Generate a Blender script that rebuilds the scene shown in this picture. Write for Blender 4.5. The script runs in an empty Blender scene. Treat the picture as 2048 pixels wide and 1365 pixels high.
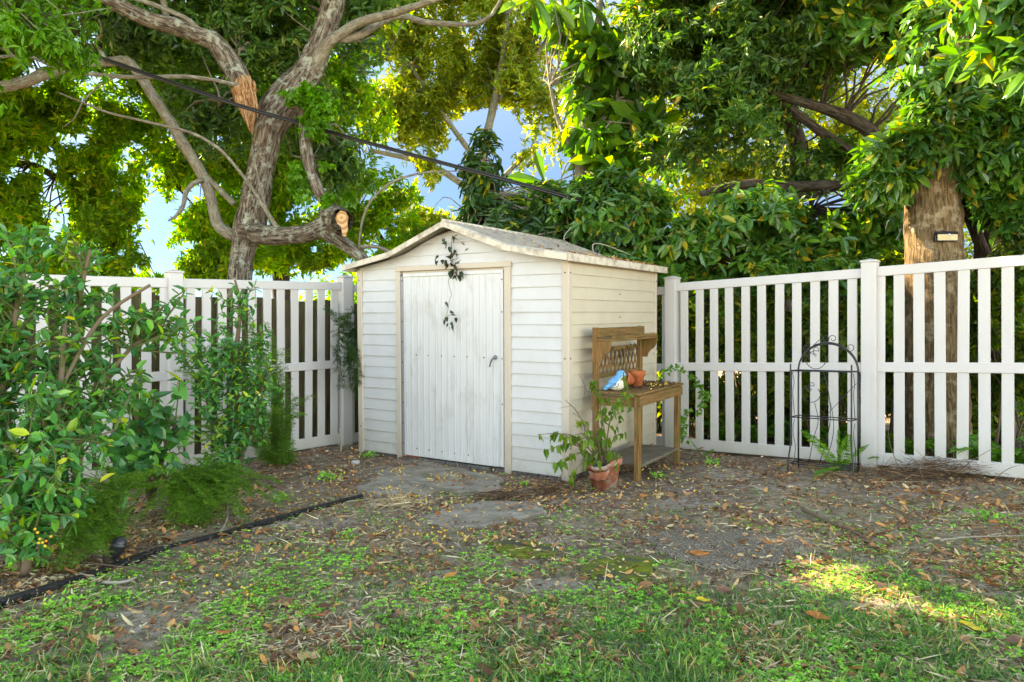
import bpy, math, random
import numpy as np
from mathutils import Vector, Matrix

SC = bpy.context.scene
COL = SC.collection
# ------------------------------------------------------------------ camera, sky, sun
F = 1440.0                       # focal length in photo pixels (2048 wide)
CH = 1.2                         # camera height
cam = bpy.data.cameras.new('camera')
cam.sensor_width = 36.0
cam.lens = 36.0 * F / 2048.0
cam.clip_end = 3000
cam_o = bpy.data.objects.new('camera', cam)
COL.objects.link(cam_o)
cam_o.location = (0, 0, CH)
cam_o.rotation_euler = (math.pi / 2, 0, 0)
SC.camera = cam_o

SUN_AZ = math.radians(-58)       # from +Y towards -X (back left)
SUN_EL = math.radians(38)
SUNV = np.array([math.sin(SUN_AZ) * math.cos(SUN_EL), math.cos(SUN_AZ) * math.cos(SUN_EL), math.sin(SUN_EL)])
w = bpy.data.worlds.new('World')
SC.world = w
w.use_nodes = True
nt = w.node_tree
bg = nt.nodes['Background']
sky = nt.nodes.new('ShaderNodeTexSky')
sky.sky_type = 'NISHITA'
sky.sun_disc = False
sky.sun_elevation = SUN_EL
sky.sun_rotation = SUN_AZ
sky.air_density = 0.5
sky.dust_density = 0.0
sky.ozone_density = 0.1
# added gain on the sky: lifted overhead and south, dimmed and bluer low north
geo_ = nt.nodes.new('ShaderNodeTexCoord')
dt_ = nt.nodes.new('ShaderNodeVectorMath'); dt_.operation = 'DOT_PRODUCT'; dt_.inputs[1].default_value = (0, -0.8, 1.0)
nt.links.new(geo_.outputs['Generated'], dt_.inputs[0])
mr_ = nt.nodes.new('ShaderNodeMapRange'); mr_.interpolation_type = 'SMOOTHSTEP'
nt.links.new(dt_.outputs['Value'], mr_.inputs[0])
for i_, v_ in ((1, -.65), (2, .30), (3, 0.0), (4, 1.0)): mr_.inputs[i_].default_value = v_
tn_ = nt.nodes.new('ShaderNodeMix'); tn_.data_type = 'RGBA'; nt.links.new(mr_.outputs[0], tn_.inputs[0])
tn_.inputs[6].default_value = (.12, .20, .29, 1); tn_.inputs[7].default_value = (1.27, 1.26, 1.25, 1)
ml_ = nt.nodes.new('ShaderNodeVectorMath'); ml_.operation = 'MULTIPLY'
nt.links.new(sky.outputs[0], ml_.inputs[0]); nt.links.new(tn_.outputs[2], ml_.inputs[1])
nt.links.new(ml_.outputs[0], bg.inputs[0])
bg.inputs[1].default_value = 0.14
sun = bpy.data.lights.new('sun', 'SUN')
sun.energy = 4.2
sun.angle = math.radians(0.5)
sun.color = (1.0, 0.97, 0.92)
sun_o = bpy.data.objects.new('sun', sun)
COL.objects.link(sun_o)
sun_o.rotation_euler = Vector(SUNV).to_track_quat('Z', 'Y').to_euler()
SC.view_settings.view_transform = 'Standard'
SC.view_settings.look = 'None'
SC.view_settings.exposure = 2.95
SC.view_settings.use_white_balance = True
SC.view_settings.white_balance_temperature = 11500
SC.view_settings.white_balance_tint = 10
SC.view_settings.gamma = 1.0
SC.cycles.max_bounces = 8
SC.cycles.diffuse_bounces = 5
SC.cycles.glossy_bounces = 2
SC.cycles.transmission_bounces = 6
SC.cycles.use_denoising = True
SC.cycles.sample_clamp_indirect = 6.0

# ------------------------------------------------------------------ helpers
R = np.random.default_rng(7)


def at(px, py, Y):
    """photo pixel at distance Y -> world point"""
    return np.array([(px - 1024) / F * Y, Y, CH - (py - 682) / F * Y])


def onground(px, py, z=0.0):
    Y = (CH - z) * F / (py - 682)
    return np.array([(px - 1024) / F * Y, Y, z])


GP = np.array([(0, 0, 0), (0, 3, 0), (-3, 2, -.02), (3, 2, .0), (.4756, 6.17, -.005), (-1.56, 7.47, .035), (-1.88, 8.1, .04),
               (-3.18, 6.77, -.03), (-4.5, 5.4, -.05), (1.76, 7.9, .01), (3.29, 6.61, .045), (4.8, 5.3, .07), (1.55, 7.86, .03),
               (2.5, 6.4, .03), (.7, 5.8, 0), (1.6, 6.9, .02), (0, 13, .05), (-8, 12, 0), (8, 12, .05), (-8, 0, 0), (8, 0, .03)])


def gbase(x, y):
    x = np.asarray(x, float); y = np.asarray(y, float)
    num = 0; den = 0
    for a, b, c in GP:
        wgt = 1.0 / (((x - a) ** 2 + (y - b) ** 2) + .15) ** 1.5
        num = num + wgt * c; den = den + wgt
    return num / den


def sn(p, k, seed=0, oct=5):
    """cheap smooth noise in [-1,1] for arrays of points (N,3)"""
    r = np.random.default_rng(1000 + seed)
    out = np.zeros(len(p))
    for i in range(oct):
        d = r.normal(size=3); d /= np.linalg.norm(d)
        f = k * r.uniform(.6, 1.7)
        d2 = r.normal(size=3)
        out += np.sin(p @ d * f * 2 * math.pi + r.uniform(0, 6.28) + 1.3 * np.sin(p @ d2 * k * 2.1 + r.uniform(0, 6.28)))
    return out / (oct * .75)


def gnoise(x, y):
    p = np.stack([np.ravel(x), np.ravel(y), np.zeros(np.size(x))], 1)
    n = .012 * sn(p, .7, 1) + .007 * sn(p, 2.3, 2) + .0045 * sn(p, 6.0, 3)
    return n.reshape(np.shape(x))


def gz(x, y):
    return gbase(x, y) + gnoise(np.asarray(x, float), np.asarray(y, float))


def norm(v):
    return v / np.maximum(np.linalg.norm(v, axis=-1, keepdims=True), 1e-9)


def mesh_np(name, V, faces, mat, smooth=False, attrs=None):
    """faces: list of int arrays (m,k)"""
    me = bpy.data.meshes.new(name)
    V = np.asarray(V, np.float32)
    me.vertices.add(len(V))
    me.vertices.foreach_set('co', V.ravel())
    if not isinstance(faces, list):
        faces = [faces]
    faces = [np.asarray(f, np.int32) for f in faces if len(f)]
    nl = sum(f.size for f in faces); nf = sum(len(f) for f in faces)
    me.loops.add(nl); me.polygons.add(nf)
    me.loops.foreach_set('vertex_index', np.concatenate([f.ravel() for f in faces]))
    tot = np.concatenate([np.full(len(f), f.shape[1], np.int32) for f in faces])
    st = np.concatenate([[0], np.cumsum(tot)[:-1]]).astype(np.int32)
    me.polygons.foreach_set('loop_start', st)
    try:
        me.polygons.foreach_set('loop_total', tot)
    except Exception:
        pass
    me.update(calc_edges=True)
    me.polygons.foreach_set('use_smooth', np.full(nf, bool(smooth)))
    if attrs:
        for k, a in attrs.items():
            a = np.asarray(a, np.float32)
            if a.ndim == 2:
                at_ = me.attributes.new(k, 'FLOAT_VECTOR', 'POINT'); at_.data.foreach_set('vector', a.ravel())
            else:
                at_ = me.attributes.new(k, 'FLOAT', 'POINT'); at_.data.foreach_set('value', a)
    if mat:
        me.materials.append(mat)
    me.validate()
    return me


def link(name, me, parent=None):
    o = bpy.data.objects.new(name, me)
    COL.objects.link(o)
    if parent is not None:
        o.parent = parent
    return o


def tag(o, label=None, cat=None, group=None, kind=None):
    if label: o['label'] = label
    if cat: o['category'] = cat
    if group: o['group'] = group
    if kind: o['kind'] = kind
    return o


def empty(name, loc, label, cat, group=None, basis=None):
    o = bpy.data.objects.new(name, None)
    o.empty_display_size = .1
    COL.objects.link(o)
    if basis is not None:
        m = Matrix.Identity(4)
        for c in range(3):
            for r_ in range(3):
                m[r_][c] = basis[c][r_]
        m.translation = Vector(loc)
        o.matrix_world = m
    else:
        o.location = Vector(loc)
    tag(o, label, cat, group)
    return o


class MB:
    """collects geometry"""
    def __init__(s):
        s.V = []; s.F = {}; s.n = 0; s.A = {}

    def add(s, V, faces, **attrs):
        V = np.asarray(V, float)
        if not isinstance(faces, list): faces = [faces]
        elif len(faces) and isinstance(faces[0], (list, tuple)): faces = [np.asarray(faces)]
        for f in faces:
            f = np.asarray(f)
            if len(f): s.F.setdefault(f.shape[1], []).append(f + s.n)
        s.V.append(V); s.n += len(V)
        for k in set(list(attrs) + list(s.A)):
            a = attrs.get(k)
            if k not in s.A:
                s.A[k] = [np.zeros((s.n - len(V), 3))] if s.n > len(V) else []
            s.A[k].append(np.zeros((len(V), 3)) if a is None else a)
        return s

    def box(s, lo, hi, M=None):
        lo = np.array(lo, float); hi = np.array(hi, float)
        V = np.array([[(lo, hi)[i][0], (lo, hi)[j][1], (lo, hi)[k][2]] for i in (0, 1) for j in (0, 1) for k in (0, 1)])
        if M is not None: V = V @ M[:3, :3].T + M[:3, 3]
        return s.add(V, [[0, 1, 3, 2], [4, 6, 7, 5], [0, 4, 5, 1], [2, 3, 7, 6], [0, 2, 6, 4], [1, 5, 7, 3]])

    def bbox(s, lo, hi, b=.004, M=None):
        """box with bevelled vertical & horizontal edges (chamfer)"""
        lo = np.array(lo, float); hi = np.array(hi, float)
        V = []; idx = {}
        for i in (0, 1):
            for j in (0, 1):
                for k in (0, 1):
                    c = np.array([(lo, hi)[i][0], (lo, hi)[j][1], (lo, hi)[k][2]])
                    sg = np.array([1 - 2 * i, 1 - 2 * j, 1 - 2 * k]) * b
                    for ax in range(3):
                        p = c + sg; p[ax] = c[ax]
                        idx[(i, j, k, ax)] = len(V); V.append(p)
        q = []; t = []
        for ax in range(3):
            o1, o2 = [a for a in range(3) if a != ax]
            for sd in (0, 1):
                f = []
                for (a_, b_) in ((0, 0), (1, 0), (1, 1), (0, 1)):
                    k = [0, 0, 0]; k[ax] = sd; k[o1] = a_; k[o2] = b_
                    f.append(idx[(k[0], k[1], k[2], ax)])
                q.append(f)
            for (a_, b_) in ((0, 0), (1, 0), (1, 1), (0, 1)):
                k0 = [0, 0, 0]; k1 = [0, 0, 0]
                k0[o1] = a_; k0[o2] = b_; k1[o1] = a_; k1[o2] = b_; k1[ax] = 1
                q.append([idx[(*k0, o1)], idx[(*k1, o1)], idx[(*k1, o2)], idx[(*k0, o2)]])
        for i in (0, 1):
            for j in (0, 1):
                for k in (0, 1):
                    t.append([idx[(i, j, k, a)] for a in range(3)])
        V = np.array(V)
        if M is not None: V = V @ M[:3, :3].T + M[:3, 3]
        return s.add(V, [np.array(q), np.array(t)])

    def tube(s, P, r, n=8, cap=True, jit=0, ridges=0, step=None, seed=0):
        P = np.asarray(P, float); r = np.broadcast_to(np.asarray(r, float), (len(P),)).copy()
        if step:
            P, r = resample(P, r, step)
        T = np.gradient(P, axis=0); T = norm(T)
        N = np.zeros_like(P)
        a = np.array([0, 0, 1.0]) if abs(T[0][2]) < .9 else np.array([1.0, 0, 0])
        n0 = norm(np.cross(T[0], a)); N[0] = n0
        for i in range(1, len(P)):
            v = N[i - 1] - T[i] * (N[i - 1] @ T[i]); N[i] = norm(v)
        B = np.cross(T, N)
        th = np.arange(n) / n * 2 * math.pi
        rr = np.repeat(r[:, None], n, 1)
        L = np.concatenate([[0], np.cumsum(np.linalg.norm(np.diff(P, axis=0), axis=1))])
        if jit:
            q = np.stack([np.cos(th)[None] * np.ones(len(P))[:, None] * .6, np.sin(th)[None] * np.ones(len(P))[:, None] * .6, (L[:, None] * np.ones(n)[None]) * 2.2], -1).reshape(-1, 3)
            rr = rr * (1 + jit * sn(q, .9, 50 + seed).reshape(len(P), n) + jit * .5 * sn(q, 2.7, 51 + seed).reshape(len(P), n))
        if ridges:
            rr = rr * (1 + ridges * np.abs(np.sin(th * n / 6.0 + 3 * np.sin(L * 2.3)[:, None]))[...])
        V = P[:, None] + rr[..., None] * (np.cos(th)[None, :, None] * N[:, None] + np.sin(th)[None, :, None] * B[:, None])
        V = V.reshape(-1, 3)
        i = np.arange(len(P) - 1)[:, None] * n; j = np.arange(n)[None]
        q = np.stack([i + j, i + (j + 1) % n, i + n + (j + 1) % n, i + n + j], -1).reshape(-1, 4)
        k = r.mean()
        bk = np.stack([np.tile(np.cos(th), len(P)) * k * 1.0, np.tile(np.sin(th), len(P)) * k * 1.0, np.repeat(L, n)], 1)
        fs = [q]
        s.add(V, fs, bk=bk)
        if cap:
            V2 = np.array([P[0] - T[0] * r[0] * .15, P[-1] + T[-1] * r[-1] * .3])
            b0 = s.n - len(V)
            s.add(V2, [], bk=np.zeros((2, 3)))
            f = [[b0 + (jj + 1) % n, b0 + jj, s.n - 2] for jj in range(n)] + [[b0 + (len(P) - 1) * n + jj, b0 + (len(P) - 1) * n + (jj + 1) % n, s.n - 1] for jj in range(n)]
            s.F.setdefault(3, []).append(np.array(f))
        return s

    def lathe(s, prof, c, n=24, M=None):
        prof = np.asarray(prof, float); th = np.arange(n) / n * 2 * math.pi
        V = np.stack([prof[:, 0][:, None] * np.cos(th), prof[:, 0][:, None] * np.sin(th), prof[:, 1][:, None] * np.ones(n)], -1).reshape(-1, 3)
        i = np.arange(len(prof) - 1)[:, None] * n; j = np.arange(n)[None]
        q = np.stack([i + j, i + (j + 1) % n, i + n + (j + 1) % n, i + n + j], -1).reshape(-1, 4)
        if M is not None: V = V @ M[:3, :3].T + M[:3, 3]
        return s.add(V + np.asarray(c), q)

    def prism(s, poly, axis, a, b):
        """extrude polygon (list of 2d pts) along axis from a to b (closed)"""
        poly = np.asarray(poly, float); n = len(poly); o = [k for k in range(3) if k != axis]
        V = np.zeros((2 * n, 3)); V[:n, o[0]] = poly[:, 0]; V[:n, o[1]] = poly[:, 1]; V[n:] = V[:n]; V[:n, axis] = a; V[n:, axis] = b
        q = [[i, (i + 1) % n, n + (i + 1) % n, n + i] for i in range(n)]
        return s.add(V, [np.array(q), np.arange(n)[None], np.arange(n)[None, ::-1] + n])

    def build(s, name, mat, parent=None, smooth=False, world=False, fix=False):
        V = np.concatenate(s.V)
        if world and parent is not None:
            V = V - np.array(parent.location)
        A = {k: np.concatenate(v) for k, v in s.A.items()}
        me = mesh_np(name, V, [np.concatenate(v) for v in s.F.values()], mat, smooth, A)
        if fix:
            import bmesh
            bm = bmesh.new(); bm.from_mesh(me); bmesh.ops.recalc_face_normals(bm, faces=bm.faces); bm.to_mesh(me); bm.free()
        return link(name, me, parent)


def resample(P, r, step):
    """Catmull-Rom resample"""
    P = np.asarray(P, float); r = np.asarray(r, float)
    Q = []; S = []
    n = len(P)
    for i in range(n - 1):
        p0 = P[max(i - 1, 0)]; p1 = P[i]; p2 = P[i + 1]; p3 = P[min(i + 2, n - 1)]
        m = max(1, int(np.linalg.norm(p2 - p1) / step))
        for k in range(m):
            t = k / m
            Q.append(.5 * ((2 * p1) + (p2 - p0) * t + (2 * p0 - 5 * p1 + 4 * p2 - p3) * t * t + (3 * p1 - p0 - 3 * p2 + p3) * t ** 3))
            S.append(r[i] * (1 - t) + r[i + 1] * t)
    Q.append(P[-1]); S.append(r[-1])
    return np.array(Q), np.array(S)


# ------------------------------------------------------------------ materials
def mat(name, base=(.5, .5, .5), rough=.6, spec=.4, metal=0.0):
    m = bpy.data.materials.new(name)
    m.use_nodes = True
    b = m.node_tree.nodes['Principled BSDF']
    b.inputs['Base Color'].default_value = (*base, 1)
    b.inputs['Roughness'].default_value = rough
    b.inputs['Specular IOR Level'].default_value = spec
    b.inputs['Metallic'].default_value = metal
    return m


class NT:
    def __init__(s, m):
        s.m = m; s.t = m.node_tree; s.b = s.t.nodes.get('Principled BSDF'); s.out = s.t.nodes.get('Material Output')

    def n(s, typ, **kw):
        nd = s.t.nodes.new(typ)
        for k, v in kw.items(): setattr(nd, k, v)
        return nd

    def l(s, a, b): s.t.links.new(a, b)

    def noise(s, vec, scale, detail=4, rough=.6, dist=0):
        nd = s.n('ShaderNodeTexNoise'); nd.inputs['Scale'].default_value = scale; nd.inputs['Detail'].default_value = detail
        nd.inputs['Roughness'].default_value = rough; nd.inputs['Distortion'].default_value = dist
        if vec is not None: s.l(vec, nd.inputs['Vector'])
        return nd.outputs['Fac']

    def ramp(s, fac, stops, interp='LINEAR'):
        nd = s.n('ShaderNodeValToRGB'); cr = nd.color_ramp; cr.interpolation = interp
        while len(cr.elements) > len(stops): cr.elements.remove(cr.elements[-1])
        while len(cr.elements) < len(stops): cr.elements.new(.5)
        for e, (p, c) in zip(cr.elements, stops):
            e.position = p; e.color = (*c, 1) if len(c) == 3 else c
        s.l(fac, nd.inputs['Fac'])
        return nd.outputs['Color']

    def mix(s, fac, a, b, blend='MIX'):
        nd = s.n('ShaderNodeMix', data_type='RGBA', blend_type=blend)
        for sock, v in ((nd.inputs[0], fac), (nd.inputs[6], a), (nd.inputs[7], b)):
            if hasattr(v, 'is_linked') or hasattr(v, 'links'): s.l(v, sock)
            elif isinstance(v, (int, float)): sock.default_value = v
            else: sock.default_value = (*v, 1)
        return nd.outputs[2]

    def vec(s, src, scale):
        mp = s.n('ShaderNodeMapping'); mp.inputs['Scale'].default_value = scale; s.l(src, mp.inputs['Vector'])
        return mp.outputs[0]

    def obj(s): return s.n('ShaderNodeTexCoord').outputs['Object']

    def pos(s): return s.n('ShaderNodeNewGeometry').outputs['Position']

    def attr(s, name):
        a = s.n('ShaderNodeAttribute'); a.attribute_name = name
        return a

    def math(s, op, a, b=0.0, clamp=False):
        nd = s.n('ShaderNodeMath', operation=op); nd.use_clamp = clamp
        for sock, v in ((nd.inputs[0], a), (nd.inputs[1], b)):
            if isinstance(v, (int, float)): sock.default_value = v
            else: s.l(v, sock)
        return nd.outputs[0]

    def bump(s, h, strength=.5, dist=.01):
        b = s.n('ShaderNodeBump'); b.inputs['Strength'].default_value = strength; b.inputs['Distance'].default_value = dist
        s.l(h, b.inputs['Height']); s.l(b.outputs[0], s.b.inputs['Normal'])
        return b


def leaf_mat(name, stops, trans=.45, tcol=(1.5, 1.55, .55), rough=.45, spec=.35, lowfreq=.35, lf=1.2):
    m = mat(name, rough=rough, spec=spec); t = NT(m)
    g = t.n('ShaderNodeNewGeometry')
    c = t.ramp(g.outputs['Random Per Island'], stops)
    n = t.noise(t.pos(), lf, 3)
    v = t.ramp(n, [(.3, (1 - lowfreq,) * 3), (.7, (1 + lowfreq, 1 + lowfreq, 1 + lowfreq * .2))])
    c = t.mix(1.0, c, v, 'MULTIPLY')
    t.l(c, t.b.inputs['Base Color'])
    tr = t.n('ShaderNodeBsdfTranslucent')
    t.l(t.mix(1.0, c, tcol, 'MULTIPLY'), tr.inputs['Color'])
    mx = t.n('ShaderNodeMixShader'); mx.inputs[0].default_value = trans
    t.l(t.b.outputs[0], mx.inputs[1]); t.l(tr.outputs[0], mx.inputs[2]); t.l(mx.outputs[0], t.out.inputs['Surface'])
    return m


def bark_mat(name, dark, mid, light, lichen=(.45, .47, .40), lich=.5, k=1.0):
    m = mat(name, rough=.9, spec=.15); t = NT(m)
    a = t.attr('bk').outputs['Vector']
    v1 = t.vec(a, (44 * k, 44 * k, 5.5 * k))
    n1 = t.noise(v1, 1.0, 6, .65, .6)
    c = t.ramp(n1, [(.38, dark), (.5, mid), (.64, light)])
    n2 = t.noise(t.pos(), 9, 6, .7)
    lm = t.ramp(n2, [(.52, (0, 0, 0)), (.62, (lich,) * 3)])
    c = t.mix(lm, c, lichen)
    t.l(c, t.b.inputs['Base Color'])
    t.bump(n1, .9, .03)
    return m


def painted_mat(name, base, dirt=(.42, .38, .30), amt=.5, rough=.45, low=True, stretch=(1, 1, 1), sc=6):
    """painted surface with worn dirt, more of it near the ground"""
    m = mat(name, base, rough, .35); t = NT(m)
    p = t.pos()
    n1 = t.noise(t.vec(p, stretch), sc, 6, .65)
    n2 = t.noise(p, 1.6, 4, .6)
    mask = t.math('MULTIPLY', t.ramp(n1, [(.45, (0, 0, 0)), (.8, (1, 1, 1))]), amt)
    if low:
        z = t.n('ShaderNodeSeparateXYZ'); t.l(p, z.inputs[0])
        mr = t.n('ShaderNodeMapRange'); t.l(z.outputs[2], mr.inputs[0])
        mr.inputs[1].default_value = .0; mr.inputs[2].default_value = .45; mr.inputs[3].default_value = 1.1; mr.inputs[4].default_value = 0
        lowm = t.math('MULTIPLY', mr.outputs[0], n1)
        mask = t.math('ADD', mask, lowm, True)
    c = t.mix(t.ramp(n2, [(.3, (.06,) * 3), (.7, (0, 0, 0))]), base, dirt)
    c = t.mix(mask, c, dirt)
    t.l(c, t.b.inputs['Base Color'])
    t.bump(n1, .15, .004)
    return m


def wood_mat(name, dark, mid, green=(.10, .11, .03), gamt=.5, axis=2, sc=1.0):
    m = mat(name, rough=.8, spec=.2); t = NT(m)
    s = [60 * sc, 60 * sc, 60 * sc]; s[axis] = 5 * sc
    v = t.vec(t.obj(), s)
    n = t.noise(v, 1.0, 5, .6, .3)
    c = t.ramp(n, [(.3, dark), (.7, mid)])
    n2 = t.noise(t.obj(), 6, 5, .65)
    c = t.mix(t.ramp(n2, [(.45, (0, 0, 0)), (.65, (gamt,) * 3)]), c, green)
    t.l(c, t.b.inputs['Base Color']); t.bump(n, .5, .006)
    return m


G_ = dict
M_white = painted_mat('vinyl_white', (.565, .545, .535), (.38, .36, .27), .22, .38, True, (1, 1, .3), 5)
M_trim = painted_mat('trim_beige', (.56, .48, .39), (.38, .31, .23), .35, .5, True, (1, 1, .4), 7)
M_front = painted_mat('siding_white', (.57, .57, .57), (.36, .33, .25), .26, .45, True, (1, 1, 1), 5)
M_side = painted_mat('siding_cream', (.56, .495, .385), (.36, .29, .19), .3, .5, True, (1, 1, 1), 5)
M_fascia = painted_mat('fascia_paint', (.62, .56, .46), (.16, .11, .07), 1.0, .7, False, (1, 1, 1), 11)
M_roof = painted_mat('roof_metal', (.36, .31, .25), (.10, .085, .07), .9, .65, False, (1, 1, 1), 9)
M_door = mat('door_metal', (.78, .78, .78), .4, .4)
t = NT(M_door)
n_ = t.noise(t.vec(t.obj(), (17, 17, .9)), 1.0, 7, .75, .4)
n2_ = t.noise(t.vec(t.obj(), (6, 6, 2.5)), 1.0, 5, .7)
c_ = t.ramp(n_, [(.30, (.46, .44, .40)), (.46, (.58, .58, .575))])
c_ = t.mix(t.ramp(n2_, [(.52, (0, 0, 0)), (.74, (.62,) * 3)]), c_, (.36, .33, .27))
t.l(c_, t.b.inputs['Base Color'])
M_dark = mat('dark_gap', (.02, .018, .016), .8)
M_steel = mat('grey_steel', (.20, .21, .23), .4, .5, .7)
M_galv = mat('hinge_strip_metal', (.28, .28, .30), .5, .5, .5)
M_rust = mat('rusty_bolt', (.03, .02, .015), .7)
M_iron = mat('black_iron', (.018, .018, .020), .45, .5)
M_cable = mat('cable_black', (.012, .012, .013), .35, .5)
M_black = mat('black_plastic', (.02, .02, .022), .35, .5)
M_wood = wood_mat('bench_wood_upright', (.12, .055, .018), (.34, .18, .07), axis=2)
M_woodY = wood_mat('bench_wood_long', (.11, .055, .018), (.31, .17, .065), axis=1)
M_woodX = wood_mat('bench_wood_cross', (.13, .065, .022), (.36, .20, .08), axis=0)
M_greyw = wood_mat('weathered_shelf_wood', (.09, .075, .055), (.27, .22, .16), (.06, .065, .03), .4, axis=0)
M_brownf = wood_mat('brown_fence_wood', (.06, .045, .024), (.19, .135, .075), (.12, .15, .05), .6, axis=2, sc=.5)
M_terra = mat('terracotta', (.45, .13, .05), .75, .2)
t = NT(M_terra); c_ = t.ramp(t.noise(t.obj(), 14, 5, .7), [(.35, (.36, .085, .035)), (.6, (.52, .15, .055)), (.8, (.55, .24, .13))]); t.l(c_, t.b.inputs['Base Color'])
M_terra2 = mat('terracotta_worn', (.36, .12, .07), .8, .2)
t = NT(M_terra2); n_ = t.noise(t.obj(), 9, 6, .7); c_ = t.ramp(n_, [(.35, (.30, .085, .05)), (.52, (.42, .15, .09)), (.6, (.40, .33, .28)), (.7, (.33, .13, .08))]); t.l(c_, t.b.inputs['Base Color'])
M_blue = mat('bird_blue_paint', (.06, .33, .66), .5, .3)
t = NT(M_blue); c_ = t.ramp(t.noise(t.obj(), 30, 5, .7), [(.3, (.05, .26, .5)), (.6, (.11, .42, .70))]); t.l(c_, t.b.inputs['Base Color'])
M_cream = mat('bird_cream_paint', (.70, .63, .50), .6, .3)
t = NT(M_cream); c_ = t.ramp(t.noise(t.obj(), 30, 5, .7), [(.3, (.58, .50, .38)), (.5, (.78, .74, .64))]); t.l(c_, t.b.inputs['Base Color'])
M_ink = mat('bird_black_paint', (.02, .025, .035), .5)
M_lens = mat('solar_lens', (.62, .50, .22), .3, .5)
t = NT(M_lens); br = t.n('ShaderNodeTexVoronoi'); br.inputs['Scale'].default_value = 120; t.l(t.obj(), br.inputs['Vector']); c_ = t.ramp(br.outputs['Distance'], [(.1, (.70, .58, .28)), (.5, (.42, .33, .14))]); t.l(c_, t.b.inputs['Base Color'])
M_conc = mat('concrete_slab', (.3, .28, .25), .85, .2)
t = NT(M_conc); n_ = t.noise(t.pos(), 5, 8, .75); c_ = t.ramp(n_, [(.3, (.15, .12, .085)), (.5, (.27, .23, .175)), (.72, (.42, .37, .30))])
n2_ = t.noise(t.pos(), 2.2, 5, .7); c_ = t.mix(t.ramp(n2_, [(.55, (0, 0, 0)), (.66, (.6,) * 3)]), c_, (.10, .11, .035)); t.l(c_, t.b.inputs['Base Color']); t.bump(t.noise(t.pos(), 60, 5, .7), .4, .01)
M_moss = mat('mossy_slab', (.1, .12, .02), .95, .1)
t = NT(M_moss); n_ = t.noise(t.pos(), 6, 8, .75); c_ = t.ramp(n_, [(.40, (.10, .095, .075)), (.50, (.15, .18, .03)), (.62, (.22, .26, .03))]); t.l(c_, t.b.inputs['Base Color']); t.bump(t.noise(t.pos(), 90, 5, .7), .8, .02)
M_grit = mat('gritty_slab', (.12, .11, .1), .95, .1)
t = NT(M_grit); n_ = t.noise(t.pos(), 110, 4, .8); c_ = t.ramp(n_, [(.40, (.09, .072, .052)), (.54, (.20, .165, .12)), (.62, (.55, .46, .33))]); t.l(c_, t.b.inputs['Base Color']); t.bump(n_, .6, .01)
M_block = mat('foundation_block', (.13, .12, .11), .95, .1)
t = NT(M_block); n_ = t.noise(t.pos(), 40, 6, .75); c_ = t.ramp(n_, [(.35, (.05, .045, .04)), (.6, (.20, .185, .17))]); t.l(c_, t.b.inputs['Base Color']); t.bump(n_, .8, .01)
M_edge = mat('black_edging_timber', (.02, .018, .016), .8, .3)
t = NT(M_edge); n_ = t.noise(t.pos(), 30, 6, .75); c_ = t.ramp(n_, [(.4, (.010, .009, .008)), (.7, (.05, .042, .035))]); t.l(c_, t.b.inputs['Base Color']); t.bump(n_, .8, .01)
M_rock = mat('pale_rock', (.45, .43, .40), .9)
M_torn = mat('torn_heartwood', (.6, .33, .14), .8, .2)
t = NT(M_torn); a_ = t.attr('bk').outputs['Vector']; n_ = t.noise(t.vec(a_, (40, 40, 7)), 1, 5, .7); c_ = t.ramp(n_, [(.36, (.14, .05, .022)), (.47, (.38, .18, .08)), (.56, (.58, .36, .20)), (.7, (.70, .54, .36))]); t.l(c_, t.b.inputs['Base Color']); t.bump(n_, 1, .03)
CUTC = at(683, 436, 9.08) - np.array([*at(480, 700, 10)[:2], 0])
M_cut = mat('fresh_cut_wood', (.62, .33, .13), .7, .2)
t = NT(M_cut); wv_ = t.n('ShaderNodeTexWave', wave_type='RINGS', rings_direction='Y'); wv_.inputs['Scale'].default_value = 4.5; wv_.inputs['Distortion'].default_value = 3; mp_ = t.n('ShaderNodeMapping'); mp_.inputs['Location'].default_value = (-CUTC[0], -CUTC[1], -CUTC[2]); t.l(t.obj(), mp_.inputs['Vector']); t.l(mp_.outputs[0], wv_.inputs['Vector']); c_ = t.ramp(wv_.outputs['Fac'], [(.2, (.42, .20, .075)), (.7, (.62, .38, .19))]); t.l(c_, t.b.inputs['Base Color'])
M_bark = bark_mat('bark_rough', (.035, .025, .018), (.14, .105, .078), (.31, .27, .225), (.42, .46, .38), .7)
M_barks = bark_mat('bark_smooth_grey', (.13, .11, .085), (.25, .22, .17), (.36, .33, .27), (.45, .48, .38), .5, 2)
M_barkd = bark_mat('bark_dark', (.018, .012, .009), (.06, .042, .030), (.11, .08, .06), (.12, .13, .09), .3)
M_barkp = bark_mat('bark_fibrous', (.07, .045, .022), (.16, .105, .055), (.26, .18, .10), (.45, .36, .25), .5, 1.3)
M_twig = mat('twig', (.16, .11, .07), .8, .2)
M_twigp = mat('pale_twig', (.34, .30, .24), .8, .2)
M_gstem = mat('green_stem', (.10, .12, .04), .7, .2)

M_berry = mat('berry_yellow', (.80, .42, .03), .35, .5)
t = NT(M_berry); oi = t.n('ShaderNodeObjectInfo'); c_ = t.ramp(oi.outputs['Random'], [(0, (.75, .28, .02)), (.4, (.85, .52, .04)), (1, (.80, .62, .12))]); t.l(c_, t.b.inputs['Base Color'])

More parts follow.
